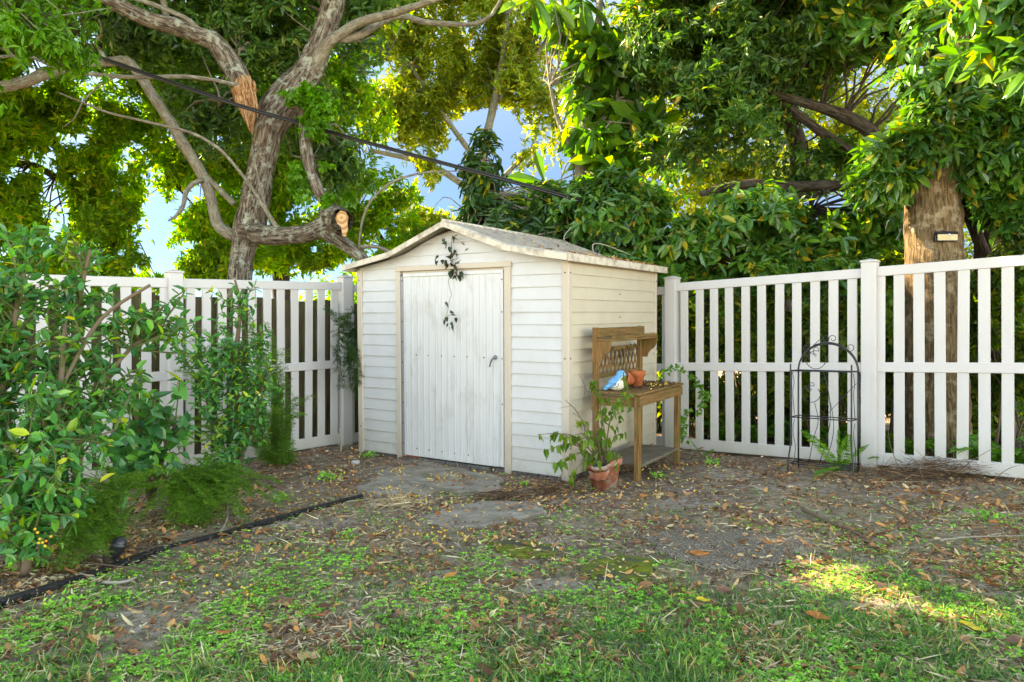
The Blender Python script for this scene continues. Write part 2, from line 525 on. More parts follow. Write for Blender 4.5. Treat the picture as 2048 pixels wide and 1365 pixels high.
L_oak = leaf_mat('leaf_yellowgreen', [(0, (0.063, 0.163, 0.022)), (.4, (0.117, 0.257, 0.030)), (.75, (0.199, 0.360, 0.036)), (.93, (0.392, 0.463, 0.039)), (1, (0.437, 0.276, 0.058))], .58, (1.7, 2.0, .45), .5, .25)
L_oakd = leaf_mat('leaf_deep_green', [(0, (0.033, 0.110, 0.039)), (.5, (0.062, 0.180, 0.051)), (.9, (0.126, 0.260, 0.056)), (1, (0.253, 0.320, 0.084))], .38, (1.7, 1.8, .5), .4, .45)
L_far = leaf_mat('leaf_bright_far', [(0, (0.090, 0.168, 0.026)), (.5, (0.171, 0.264, 0.038)), (.9, (0.330, 0.372, 0.045)), (1, (0.380, 0.288, 0.075))], .5, (1.8, 1.6, .55), .6, .2)
L_schef = leaf_mat('leaf_umbrella', [(0, (0.019, 0.077, 0.029)), (.6, (0.042, 0.125, 0.038)), (.93, (0.080, 0.192, 0.032)), (1, (0.560, 0.480, 0.032))], .38, (1.6, 1.9, .4), .28, .55)
L_mag = leaf_mat('leaf_glossy_broad', [(0, (0.026, 0.109, 0.026)), (.5, (0.059, 0.189, 0.039)), (.9, (0.118, 0.261, 0.044)), (1, (0.435, 0.319, 0.029))], .32, (1.7, 1.8, .4), .25, .6)
L_big = leaf_mat('leaf_large_lobed', [(0, (0.023, 0.111, 0.026)), (.5, (0.059, 0.195, 0.030)), (1, (0.187, 0.338, 0.042))], .42, (1.9, 1.7, .4), .35, .5)
L_dark = leaf_mat('leaf_evergreen', [(0, (0.022, 0.082, 0.026)), (.5, (0.055, 0.154, 0.038)), (.88, (0.109, 0.234, 0.049)), (.97, (0.248, 0.342, 0.054)), (1, (0.483, 0.234, 0.054))], .46, (1.8, 1.8, .5), .38, .45)
L_bush = leaf_mat('leaf_bush', [(0, (0.021, 0.133, 0.048)), (.5, (0.041, 0.217, 0.059)), (.85, (0.081, 0.323, 0.065)), (.97, (0.193, 0.493, 0.059)), (1, (0.680, 0.606, 0.055))], .28, (1.6, 1.8, .4), .26, .55, .25, 2.5)
L_new = leaf_mat('leaf_new_growth', [(0, (.10, .27, .02)), (1, (.24, .38, .03))], .4, (1.4, 1.4, .5), .3, .5)
L_under = leaf_mat('leaf_understory', [(0, (.03, .08, .015)), (.5, (.08, .17, .025)), (.85, (.19, .27, .03)), (1, (.40, .34, .05))], .5, (1.6, 1.8, .5), .45, .4)
L_fern = leaf_mat('fern_green', [(0, (0.043, 0.158, 0.022)), (.7, (0.086, 0.274, 0.029)), (1, (0.173, 0.317, 0.029))], .35, (1.6, 1.7, .4), .5, .3)
L_asp = leaf_mat('asparagus_fern_green', [(0, (0.043, 0.144, 0.021)), (.7, (0.085, 0.237, 0.027)), (1, (0.186, 0.321, 0.034))], .35, (1.6, 1.7, .4), .5, .3, .3, 3)
L_aspd = leaf_mat('asparagus_fern_dark', [(0, (.018, .06, .016)), (1, (.05, .12, .028))], .3, (1.6, 1.7, .4), .5, .3)
L_wilt = leaf_mat('leaf_wilted_vine', [(0, (.05, .13, .015)), (.6, (.10, .22, .02)), (1, (.20, .28, .03))], .38, (1.5, 1.5, .5), .5, .3)
L_vine = leaf_mat('leaf_vine_dark', [(0, (.010, .035, .018)), (.85, (.020, .06, .022)), (1, (.12, .05, .03))], .2, (1.5, 1.7, .4), .35, .4)
L_creep = leaf_mat('leaf_creeper', [(0, (0.048, 0.192, 0.016)), (1, (0.120, 0.336, 0.026))], .45, (1.5, 1.6, .4), .4, .4)
L_grass = leaf_mat('grass_blades', [(0, (0.051, 0.152, 0.057)), (.5, (0.100, 0.285, 0.080)), (.85, (0.186, 0.410, 0.098)), (1, (0.713, 0.589, 0.250))], .40, (1.5, 1.5, .5), .5, .3, .25, 1.5)
L_clover = leaf_mat('clover_leaves', [(0, (0.098, 0.335, 0.062)), (.5, (0.197, 0.565, 0.088)), (1, (0.372, 0.799, 0.107))], .35, (1.5, 1.5, .5), .55, .25, .3, 1.5)
L_litter = leaf_mat('dead_leaves', [(0, (0.102, 0.047, 0.026)), (.3, (0.261, 0.115, 0.056)), (.6, (0.482, 0.222, 0.101)), (.8, (0.720, 0.318, 0.101)), (1, (0.720, 0.635, 0.380))], .15, (1.3, 1.0, .7), .7, .25, .15, 1.5)
L_straw = leaf_mat('dry_straw', [(0, (0.221, 0.152, 0.083)), (.5, (0.524, 0.400, 0.235)), (1, (0.800, 0.676, 0.442))], .15, (1.2, 1.0, .8), .7, .25, .15, 1.5)
L_mulch = leaf_mat('mulch_bits', [(0, (0.048, 0.031, 0.023)), (.6, (0.159, 0.095, 0.057)), (1, (0.424, 0.239, 0.133))], .05, (1.2, 1.0, .8), .9, .15, .15, 1.5)

# ------------------------------------------------------------------ leaf generators
TPL = {
    'diamond': (np.array([[0, 0, 0], [.45, .5, .12], [1, 0, -.05], [.45, -.5, .12]]), np.array([[0, 2, 1], [0, 3, 2]])),
    'oval': (np.array([[0, 0, 0], [.28, .42, .10], [.68, .40, .08], [1, 0, -.08], [.68, -.40, .08], [.28, -.42, .10]]), np.array([[0, 3, 2, 1], [0, 5, 4, 3]])),
    'obov': (np.array([[0, 0, 0], [.35, .30, .08], [.75, .48, .08], [1, 0, -.12], [.75, -.48, .08], [.35, -.30, .08]]), np.array([[0, 3, 2, 1], [0, 5, 4, 3]])),
    'blade': (np.array([[0, .5, 0], [0, -.5, 0], [.5, .42, .0], [.5, -.42, .0], [1, 0, 0]]), None),
    'heart': (np.array([[.05, 0, 0], [-.05, .35, .06], [.35, .52, .06], [1, 0, -.1], [.35, -.52, .06], [-.05, -.35, .06]]), np.array([[0, 3, 2, 1], [0, 5, 4, 3]])),
}


def leaf_arrays(base, d, nrm_, L, W, tpl='diamond', curl=0.0):
    base = np.asarray(base, float); N = len(base)
    d = norm(d); nn = norm(nrm_ - (nrm_ * d).sum(1, keepdims=True) * d); s = np.cross(d, nn)
    T, Fq = TPL[tpl]
    L = np.broadcast_to(L, (N,)); W = np.broadcast_to(W, (N,)); curl = np.broadcast_to(curl, (N,))
    x = T[None, :, 0] * L[:, None]; y = T[None, :, 1] * W[:, None]; z = T[None, :, 2] * W[:, None] - (T[None, :, 0] ** 2) * (curl * L)[:, None]
    V = base[:, None] + x[..., None] * d[:, None] + y[..., None] * s[:, None] + z[..., None] * nn[:, None]
    k = T.shape[0]
    off = (np.arange(N) * k)[:, None, None]
    if tpl == 'blade':
        q = np.array([[0, 1, 3, 2]])[None] + off; t3 = np.array([[2, 3, 4]])[None] + off
        return V.reshape(-1, 3), [q.reshape(-1, 4), t3.reshape(-1, 3)]
    f = Fq[None] + off
    return V.reshape(-1, 3), [f.reshape(-1, Fq.shape[1])]


def rnd_unit(n, r=R):
    return norm(r.normal(size=(n, 3)))


# sunlit spots: leaves standing on the sun's path to these places are missing (gaps in the canopy)
def gpt(px, py): return onground(px, py)
SUNGAPS = [(c_, r_ * 1.22, min(.93, p_ + .1)) for c_, r_, p_ in [(gpt(1560, 1050), .10, .8), (gpt(1600, 1120), .12, .8), (gpt(1680, 1150), .14, .8), (gpt(1560, 1190), .10, .7), (gpt(1820, 1200), .16, .9), (gpt(1960, 1240), .16, .8), (gpt(1880, 1270), .12, .7), (gpt(1580, 1085), .17, .8), (gpt(1500, 1050), .14, .5), (gpt(1620, 1155), .15, .6), (gpt(1720, 1180), .18, .7), (gpt(1850, 1165), .18, .85), (gpt(1760, 1225), .20, .95),
           (gpt(1900, 1235), .20, .95), (gpt(1980, 1210), .15, .8), (gpt(1650, 1195), .12, .7),
           (np.array([3.9, 6.3, 2.5]), .9, .97), (np.array([4.6, 6.2, 3.0]), .7, .95), (at(1200, 200, 10.6), .55, .8), (at(1110, 330, 10.4), .4, .8), (at(1300, 300, 9.5), .5, .8), (at(1420, 120, 9), .7, .85), (at(1600, 480, 8.3), .6, .85), (at(1450, 700, 8.8), .5, .7), (at(1560, 620, 8.6), .5, .7), (at(1690, 760, 8.0), .4, .7), (at(1960, 680, 7.6), .5, .7), (at(1380, 560, 8.9), .4, .7)]]
e1 = norm(np.cross(SUNV, [0, 0, 1.0])); e2 = np.cross(SUNV, e1)


def sun_keep(P, r):
    keep = np.ones(len(P), bool)
    for c, rad, pr in SUNGAPS:
        v = P - c
        ahead = (v @ SUNV) > 1.7
        dist = np.sqrt((v @ e1) ** 2 + (v @ e2) ** 2)
        keep &= ~(ahead & (dist < rad) & (r.random(len(P)) < pr))
    return keep


def rosettes(centers, dirs, r, nl=7, L=.10, W=.035, spread=.9, tpl='diamond', droop=.25, curl=.15, lvar=.58, stemlen=.0):
    """whorl of leaves round each twig tip"""
    C = np.repeat(centers, nl, 0); D = np.repeat(norm(dirs), nl, 0); N = len(C)
    perp = rnd_unit(N, r); perp = norm(perp - (perp * D).sum(1, keepdims=True) * D)
    d = norm(D * (1 - spread * r.uniform(.5, 1.1, N))[:, None] + perp * spread * 1.1 + np.array([0, 0, -1.0]) * (droop * r.uniform(-.2, 2.0, N))[:, None] + .25 * rnd_unit(N, r))
    nn = D + .35 * rnd_unit(N, r) + np.array([0, 0, .5])
    l = L * r.uniform(1 - lvar, 1 + lvar, N)
    back = r.uniform(0, .9, N)[:, None] * L * .6
    return leaf_arrays(C - D * back, d, nn, l, l * (W / L) * r.uniform(.85, 1.15, N), tpl, curl)


def blob_points(blobs, r, ntip, fill=.55, nk=.5, thr=-.15, seed=0):
    """blobs: (px,py,rx_px,ry_px,Y,depth_r,weight). Tips spread through the volume, more on the shell, thinned by noise"""
    vol = np.array([b[2] * b[3] * (b[6] if len(b) > 6 else 1) * (b[4] / 10) ** 2 for b in blobs]); vol = vol / vol.sum()
    Cs = []; Ds = []
    for b, v in zip(blobs, vol):
        n = int(ntip * v * 1.9)
        if n < 1: continue
        c = at(b[0], b[1], b[4]); rad = np.array([b[2] / F * b[4], b[5], b[3] / F * b[4]])
        u = rnd_unit(n, r)
        u = u * ((r.random(n) ** fill) * (1.0 + .34 * sn(c + u * rad, .55, 90 + seed) + .22 * sn(c + u * rad, 1.5, 91 + seed)) * np.where(r.random(n) < .06, r.uniform(1.05, 1.4, n), 1.0))[:, None]
        P = c + u * rad
        k = sn(P, nk, 20 + seed) + .35 * sn(P, nk * 3, 21 + seed) > thr + .25 * np.linalg.norm(u, axis=1)
        P = P[k]; u = u[k]
        Cs.append(P); Ds.append(norm(norm(u / rad) + .65 * rnd_unit(len(P), r)))
    P = np.concatenate(Cs); D = np.concatenate(Ds)
    k = sun_keep(P, r)
    return P[k], D[k]


def crown(name, parent, blobs, m, seed, ntip, nl=7, L=.10, W=.035, nk=.5, thr=-.15, tpl='diamond', droop=.3, up=.25, spread=.9, fill=.55, curl=.15, hole=None, dk=1.0):
    r = np.random.default_rng(seed)
    blobs = [(*b[:5], b[5] * dk, *b[6:]) for b in blobs]
    P, D = blob_points(blobs, r, ntip, fill, nk, thr, seed)
    D = norm(D + np.array([0, 0, up]))
    if hole is not None:
        k = hole(P, r); P = P[k]; D = D[k]
    V, Fc = rosettes(P, D, r, nl, L, W, spread, tpl, droop, curl)
    me = mesh_np(name, V - np.array(parent.location), Fc, m)
    o = link(name, me, parent)
    return o, P


def pxof(P):
    return 1024 + F * P[:, 0] / P[:, 1], 682 - F * (P[:, 2] - CH) / P[:, 1]


def gaps(lst):
    """clearings in a crown: each a place (seen direction at its distance) and size; the thinning is a world-space tube through the crown"""
    def f(P, r):
        x, y = pxof(P)
        keep = np.ones(len(P), bool)
        wob = 14 * sn(P, 1.2, 77)
        for (cx, cy, rx, ry, pr) in lst:
            q = ((x - cx + wob) / rx) ** 2 + ((y - cy - wob) / ry) ** 2
            keep &= ~((q < 1) & (r.random(len(P)) < pr))
        return keep
    return f


def twigs(parent, P, root_pts, m, r, n=120, rad=.012, name='twigs'):
    """thin branches running from limb points out to some twig tips"""
    mb = MB()
    sel = r.choice(len(P), min(n, len(P)), replace=False)
    for i in sel:
        p = P[i]; d = np.linalg.norm(root_pts - p, axis=1); j = np.argmin(d + r.uniform(0, .8, len(d)))
        q = root_pts[j]
        if np.linalg.norm(p - q) > 1.9: continue
        mid = (p + q) / 2 + r.normal(size=3) * .12 * np.linalg.norm(p - q) + np.array([0, 0, .06])
        mb.tube([q, q * .6 + mid * .4 + r.normal(size=3) * .05, mid, p], [rad * 1.6, rad * 1.2, rad, rad * .3], 5, False, step=.25)
    return mb.build(name, m, parent, True, world=True)


# ------------------------------------------------------------------ ground
def reg(px, py, rx, ry):
    c = onground(px, py); a = onground(px + rx, py); b1 = onground(px, py - ry * .9); b2 = onground(px, py + ry * .9)
    return c[0], c[1], abs(a[0] - c[0]), abs(b1[1] - b2[1]) / 2


SAND = [reg(*a) for a in [(290, 1240, 110, 32), (800, 1340, 45, 25), (1600, 1100, 80, 35), (1080, 1085, 90, 12), (1350, 1005, 110, 14), (760, 1010, 90, 14), (620, 1045, 130, 14), (1420, 950, 60, 14),
                          (1130, 1170, 130, 16), (1700, 1215, 160, 20), (1980, 1190, 60, 20), (1560, 985, 120, 8), (870, 1150, 60, 12)]]
SOIL = [reg(*a) for a in [(1000, 1000, 330, 60), (1300, 985, 300, 60), (1800, 975, 260, 40), (560, 960, 180, 60), (600, 1070, 200, 50), (150, 1120, 200, 40), (1250, 1090, 420, 60)]]


def mask(x, y, regs, soft=.9):
    p = np.stack([np.ravel(x), np.ravel(y), np.zeros(np.size(x))], 1)
    wob = .45 * sn(p, 1.3, 5) + .45 * sn(p, 3.6, 6) + .3 * sn(p, 9, 7)
    out = np.zeros(len(p))
    for cx, cy, rx, ry in regs:
        q = np.sqrt(((p[:, 0] - cx) / rx) ** 2 + ((p[:, 1] - cy) / ry) ** 2) + wob
        out = np.maximum(out, np.clip((1.15 - q) / soft, 0, 1))
    return out.reshape(np.shape(x))


def grid(xs, ys):
    X, Y = np.meshgrid(xs, ys); Z = gz(X, Y)
    V = np.stack([X, Y, Z], -1).reshape(-1, 3)
    nx = len(xs); i = np.arange(len(ys) - 1)[:, None] * nx; j = np.arange(nx - 1)[None]
    q = np.stack([i + j, i + j + 1, i + nx + j + 1, i + nx + j], -1).reshape(-1, 4)
    return V, q


xs = np.concatenate([-np.geomspace(400, 5.2, 24), np.linspace(-5, 5.6, 330), np.geomspace(5.8, 400, 24)])
ys = np.concatenate([-np.geomspace(400, .3, 20), np.linspace(0, 9, 300), np.geomspace(9.2, 900, 26)])
V, q = grid(xs, ys)
sandm = mask(V[:, 0], V[:, 1], SAND)
soilm = np.maximum(mask(V[:, 0], V[:, 1], SOIL, .8), np.clip((V[:, 1] - 5.4) / .8, 0, 1))
M_ground = mat('ground_soil', (.1, .08, .05), .95, .15)
t = NT(M_ground)
p_ = t.pos()
nA = t.noise(p_, 14, 9, .75); nB = t.noise(p_, 2.2, 5, .65); nC = t.noise(p_, 70, 5, .8)
thatch = t.ramp(nA, [(.3, (.13, .095, .06)), (.5, (.30, .235, .15)), (.7, (.52, .43, .30))])
soil = t.ramp(nA, [(.3, (.08, .052, .034)), (.48, (.22, .15, .10)), (.62, (.40, .31, .235)), (.78, (.56, .47, .385))])
grey = t.ramp(nC, [(.3, (.19, .155, .125)), (.7, (.46, .39, .33))])
sandc = t.ramp(nC, [(.3, (.36, .31, .24)), (.6, (.56, .49, .40))])
c = t.mix(t.attr('soil').outputs['Fac'], thatch, soil)
c = t.mix(t.math('MULTIPLY', t.ramp(nB, [(.50, (0, 0, 0)), (.62, (.38,) * 3)]), t.attr('soil').outputs['Fac']), c, grey)
sm = t.math('MULTIPLY', t.attr('sand').outputs['Fac'], t.ramp(nA, [(.38, (.0,) * 3), (.62, (.85,) * 3)]))
c = t.mix(sm, c, sandc)
t.l(c, t.b.inputs['Base Color'])
t.bump(t.math('ADD', nA, t.math('MULTIPLY', nC, .4)), .9, .03)
ground = link('ground', mesh_np('ground', V, q, M_ground, True, {'sand': sandm, 'soil': soilm}))
ground['kind'] = 'structure'

# ------------------------------------------------------------------ shed
TH = math.radians(32.5)
A0 = np.array([.4756, 6.17]); nx_ = np.array([math.cos(TH), -math.sin(TH)]); vy_ = np.array([math.sin(TH), math.cos(TH)])
B0 = A0 - nx_ * 2.414
bx = norm(np.array([nx_[0], nx_[1], -.018])); by = norm(np.array([vy_[0], vy_[1], .033])); bz = np.cross(bx, by); by = np.cross(bz, bx)
WX, WY = 2.414, 2.0
shed = empty('garden_shed', (B0[0], B0[1], .044), 'small white metal garden shed with lap siding and a low gabled roof', 'shed', basis=(bx, by, bz))


def shedw(x, y, z):
    return np.array([B0[0], B0[1], .044]) + bx * x + by * y + bz * z


PITCH = .109


def roofz(x):
    return np.interp(x, [-.08, .534, 1.207, 1.88, 2.494], [1.885, 1.99, 2.245, 1.99, 1.885])


def siding(mb, spans, z0, z1, put, clip=None):
    """lap rows; spans list of (a,b); put(u, out, z)->xyz"""
    z = z0
    while z < z1 - 1e-4:
        zt = min(z + PITCH, z1)
        for a, b in spans:
            us = np.linspace(a, b, max(2, int((b - a) / .2) + 1))
            wav = [.0015 * math.sin(7 * u + z * 31) for u in us]
            prof = [(-.006, z + .002), (.009, z - .001), (.0105, z + .005), (.0, zt)]
            Vv = []
            for i, u in enumerate(us):
                for (o_, zz) in prof:
                    if clip is not None: zz = min(zz, clip(u))
                    Vv.append(put(u, o_ + wav[i], zz))
            n = len(prof); q = []; q2 = []
            for i in range(len(us) - 1):
                for j in range(n - 1):
                    (q2 if j == 0 else q).append([i * n + j, (i + 1) * n + j, (i + 1) * n + j + 1, i * n + j + 1])
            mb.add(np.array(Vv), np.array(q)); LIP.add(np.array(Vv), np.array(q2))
        z = zt


LIP = MB()
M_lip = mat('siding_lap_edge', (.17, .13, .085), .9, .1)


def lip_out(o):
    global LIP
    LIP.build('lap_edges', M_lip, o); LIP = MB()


DX0, DX1 = .566, 1.783          # door opening
mb = MB()
siding(mb, [(.0, .53), (1.83, WX)], .03, .03 + PITCH * 17, lambda u, o, z: (u, -o, z))
siding(mb, [(.0, WX)], .03 + PITCH * 17, 2.22, lambda u, o, z: (u, -o, z), lambda u: roofz(u) + .005)
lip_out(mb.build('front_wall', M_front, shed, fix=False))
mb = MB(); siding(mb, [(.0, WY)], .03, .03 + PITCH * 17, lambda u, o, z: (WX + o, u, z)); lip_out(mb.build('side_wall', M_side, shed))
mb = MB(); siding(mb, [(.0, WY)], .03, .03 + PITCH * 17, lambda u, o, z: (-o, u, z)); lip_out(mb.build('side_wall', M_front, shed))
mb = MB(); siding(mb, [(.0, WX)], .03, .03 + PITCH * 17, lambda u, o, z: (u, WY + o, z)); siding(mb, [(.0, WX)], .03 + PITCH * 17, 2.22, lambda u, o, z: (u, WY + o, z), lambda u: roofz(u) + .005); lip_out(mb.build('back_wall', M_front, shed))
for (a, b, c0, d0) in [(-.022, .045, -.022, .045), (WX - .045, WX + .022, -.022, .045), (WX - .03, WX + .02, WY - .035, WY + .02), (-.022, .045, WY - .045, WY + .02)]:
    mb = MB(); mb.bbox((a, c0, 0.0), (b, d0, 1.885), .005); mb.build('corner_trim', M_trim, shed)
BOLTS = []
_b = MB().lathe([(0, 0), (.006, 0), (.007, .003), (0, .005)], (0, 0, 0), 8)
BME = mesh_np('bolt', _b.V[0], _b.F[4], M_rust)


def bolt_out(name, parent):
    for M in BOLTS:
        o = link(name, BME, parent); o.matrix_local = Matrix(M.tolist())
    BOLTS.clear()


# bolts on corner trims, siding
mb = MB()
for z in (1.78, 1.05, .28):
    for x in (.012, WX - .012): BOLTS.append(np.array([[1, 0, 0, x], [0, 0, -1, -.022], [0, 1, 0, z], [0, 0, 0, 1.]]))
    for y in (.012, WY - .012): BOLTS.append(np.array([[0, 0, 1, WX + .022], [1, 0, 0, y], [0, 1, 0, z], [0, 0, 0, 1.]]))
for z in (1.62, 1.40): BOLTS.append(np.array([[0, 0, 1, WX + .012], [1, 0, 0, 1.05], [0, 1, 0, z], [0, 0, 0, 1.]]))
bolt_out('bolt', shed)
# door frame
mb = MB(); mb.bbox((.508, -.026, .0), (.564, .01, 1.85), .004); mb.bbox((1.785, -.026, -.015), (1.852, .01, 1.85), .004); mb.bbox((.50, -.028, 1.851), (1.86, .01, 1.90), .004)
mb.bbox((.566, .006, 1.83), (1.783, .012, 1.85), .001); mb.build('door_frame', M_trim, shed)
mb = MB(); mb.box((.56, .03, .04), (1.79, .04, 1.86)); mb.build('door_recess', M_dark, shed)
# foundation blocks under walls
fnd = MB()
for (x0, x1) in [(.0, .58), (.585, 1.10), (1.105, 1.62), (1.625, 2.12), (2.125, WX - .05)]:
    fnd.bbox((x0, -.006 if x0 > .5 and x1 < 1.8 else .012, -.16), (x1 - .006, .2, .028), .006)
fnd.bbox((WX - .2, .06, -.16), (WX - .012, WY - .03, .026), .006)
fnd.bbox((.02, .21, -.16), (.2, WY - .03, .026), .006)
fnd.build('foundation', M_block, shed)
mb = MB(); mb.bbox((.59, -.012, .025), (.78, .03, .062), .004); mb.build('brick', mat('red_brick', (.24, .07, .04), .9), shed)
# door: ribbed sheet
door_mb = MB()
dx0, dx1 = .60, 1.772
u = np.linspace(dx0, dx1, 160)
rib = np.zeros_like(u)
for k in np.linspace(dx0 + .035, dx1 - .03, 16):
    rib += .0045 * np.clip(1 - np.abs(u - k) / .010, 0, 1) + .0025 * np.clip(1 - np.abs(u - k - .026) / .006, 0, 1)
zz = np.linspace(.045, 1.80, 14)
U, Z = np.meshgrid(u, zz)
dent = .003 * np.sin(U * 4 + Z * 2)
Vd = np.stack([U, -.014 - np.tile(rib, (len(zz), 1)) + dent * 0.6, Z], -1)
Vd[0, -12:, 1] -= np.linspace(0, .012, 12); Vd[0, -12:, 2] += np.linspace(0, .02, 12)
n_u = len(u); i = np.arange(len(zz) - 1)[:, None] * n_u; j = np.arange(n_u - 1)[None]
door_mb.add(Vd.reshape(-1, 3), np.stack([i + j, i + j + 1, i + n_u + j + 1, i + n_u + j], -1).reshape(-1, 4))
door = door_mb.build('door', M_door, shed)
mb = MB(); mb.bbox((dx0 - .002, -.024, 1.795), (dx1, -.006, 1.83), .003); mb.bbox((1.752, -.023, .05), (1.775, -.004, 1.794), .002); mb.bbox((dx0, -.008, .045), (dx1, .004, 1.82), .001); mb.build('door_edge', M_door, door)
mb = MB(); mb.bbox((.568, -.020, .03), (.596, -.004, 1.80), .002)
for z in np.arange(.1, 1.78, .02): mb.box((.572, -.022, z), (.582, -.0205, z + .008))
mb.build('hinge_strip', M_galv, door)
mb = MB()
for z in (1.76, 1.56, 1.36, 1.16, .96, .76, .56, .36, .16): BOLTS.append(np.array([[1, 0, 0, .588], [0, 0, -1, -.0205], [0, 1, 0, z], [0, 0, 0, 1.]]))
for z, xx in ((1.035, (.76, .91, 1.07, 1.22, 1.37, 1.56)), (.12, (.76, .91, 1.07, 1.22, 1.38)), ): 
    for x in xx: BOLTS.append(np.array([[1, 0, 0, x], [0, 0, -1, -.016], [0, 1, 0, z], [0, 0, 0, 1.]]))
for z in (1.74, 1.45, 1.03, .62): BOLTS.append(np.array([[1, 0, 0, 1.763], [0, 0, -1, -.022], [0, 1, 0, z], [0, 0, 0, 1.]]))
bolt_out('rivet', door)
mb = MB(); mb.lathe([(0, 0), (.016, 0), (.018, .008), (.014, .02), (.006, .026), (0, .027)], (0, 0, 0), 16, np.array([[1, 0, 0, 1.69], [0, 0, -1, -.018], [0, 1.2, 0, 1.04], [0, 0, 0, 1.]]))
mb.tube([(1.69, -.044, 1.045), (1.672, -.05, 1.02), (1.655, -.05, .99), (1.645, -.052, .955)], [.009, .0085, .007, .009], 10, step=.01)
mb.build('handle', M_steel, door, True)
# roof
rx = np.concatenate([np.linspace(-.08, .534, 5), np.linspace(.6, 1.207, 5), np.linspace(1.28, 1.88, 5), np.linspace(1.98, 2.494, 5)])
ry = np.linspace(-.15, WY + .12, 200)
X, Y = np.meshgrid(rx, ry)
ph = (Y / .105) % 1.0
cor = .021 * np.clip(1 - np.abs(ph - .5) / .16, 0, 1)
dents = .010 * np.sin(X * 5 + Y * 3.1) * np.exp(-((X - 2.1) / .3) ** 2)
Zt = roofz(X) + .035 + cor + dents
Vt = np.stack([X, Y, Zt], -1).reshape(-1, 3); Vb = np.stack([X, Y, roofz(X) + .018 + dents], -1).reshape(-1, 3)
nxr = len(rx); i = np.arange(len(ry) - 1)[:, None] * nxr; j = np.arange(nxr - 1)[None]
qf = np.stack([i + j, i + j + 1, i + nxr + j + 1, i + nxr + j], -1).reshape(-1, 4)
mb = MB(); mb.add(Vt, qf); mb.add(Vb, qf[:, ::-1]); roof = mb.build('roof', M_roof, shed)
# fascia along gable front & back
for yy0, yy1 in ((-.165, -.150), (WY + .12, WY + .135)):
    mb = MB()
    fx = np.linspace(-.09, 2.504, 60); zc = roofz(np.clip(fx, -.08, 2.494))
    bend = .008 * np.sin(fx * 6) * (fx > 1.5) + .012 * np.exp(-((fx - 2.2) / .12) ** 2)
    top = zc + .042; bot = zc - .010 - .3 * bend
    y0a = yy0 - bend * 1.2
    Vf = np.concatenate([np.stack([fx, y0a, bot], 1), np.stack([fx, y0a, top], 1), np.stack([fx, np.full(60, yy1), top + .004], 1), np.stack([fx, np.full(60, yy1), bot], 1), np.stack([fx, np.full(60, yy1 + .03), top + .012], 1)])
    q = []
    for i in range(59):
        for a, b in ((0, 60), (60, 120), (120, 180), (180, 0), (120, 240)):
            q.append([a + i, a + i + 1, b + i + 1, b + i])
    mb.add(Vf, np.array(q)); mb.build('fascia', M_fascia, roof, fix=False)
for s_, x0, x1 in ((-1, -.095, -.083), (1, 2.496, 2.508)):
    mb = MB(); mb.bbox((x0, -.16, 1.868), (x1, WY + .13, 1.930), .003); mb.box((min(x0, x0 - s_ * .03), -.15, 1.929), (max(x1, x1 - s_ * .03), WY + .12, 1.934)); mb.build('eave_trim', M_fascia, roof)
mb = MB(); mb.tube([(1.207, -.16, 2.285), (1.207, WY + .13, 2.285)], [.022, .022], 8); mb.build('ridge_cap', M_fascia, roof, True)

# litter on the roof
r = np.random.default_rng(5); n = 1500
x = 2.45 - np.abs(r.normal(0, .35, n)); y = r.uniform(.15, WY + .05, n); k = (x > 1.3) & (r.random(n) < np.clip((y - .2) / .9, .12, 1)); x = x[k]; y = y[k]; n = len(x)
P = np.stack([x, y, roofz(x) + .048 + r.uniform(0, .012, n)], 1)
P = np.array([shedw(*p) for p in P])
Vl, Fl = leaf_arrays(P, r.normal(size=(n, 3)) * [1, 1, .25], np.array([0, 0, 1]) + .5 * r.normal(size=(n, 3)), r.uniform(.02, .05, n), r.uniform(.012, .022, n), 'diamond', .2)
o = link('roof_litter', mesh_np('roof_litter', Vl, Fl, L_litter)); tag(o, 'dead orange leaves lying on the shed roof', 'leaf litter', kind='stuff')

# ------------------------------------------------------------------ vinyl fences
L1 = np.array([-1.879, 8.10]); L2 = np.array([-3.18, 6.77]); Rr1 = np.array([1.76, 7.90]); Rr2 = np.array([3.287, 6.61])
L3 = 2 * L2 - L1; Rr3 = 2 * Rr2 - Rr1
dl = norm(L1 - L2); dr = norm(Rr1 - Rr2)
# corner where the runs meet behind the shed
tt = np.linalg.solve(np.array([dl, -dr]).T, Rr1 - L1); CN = L1 + dl * tt[0]


FR_R = np.random.default_rng(9)


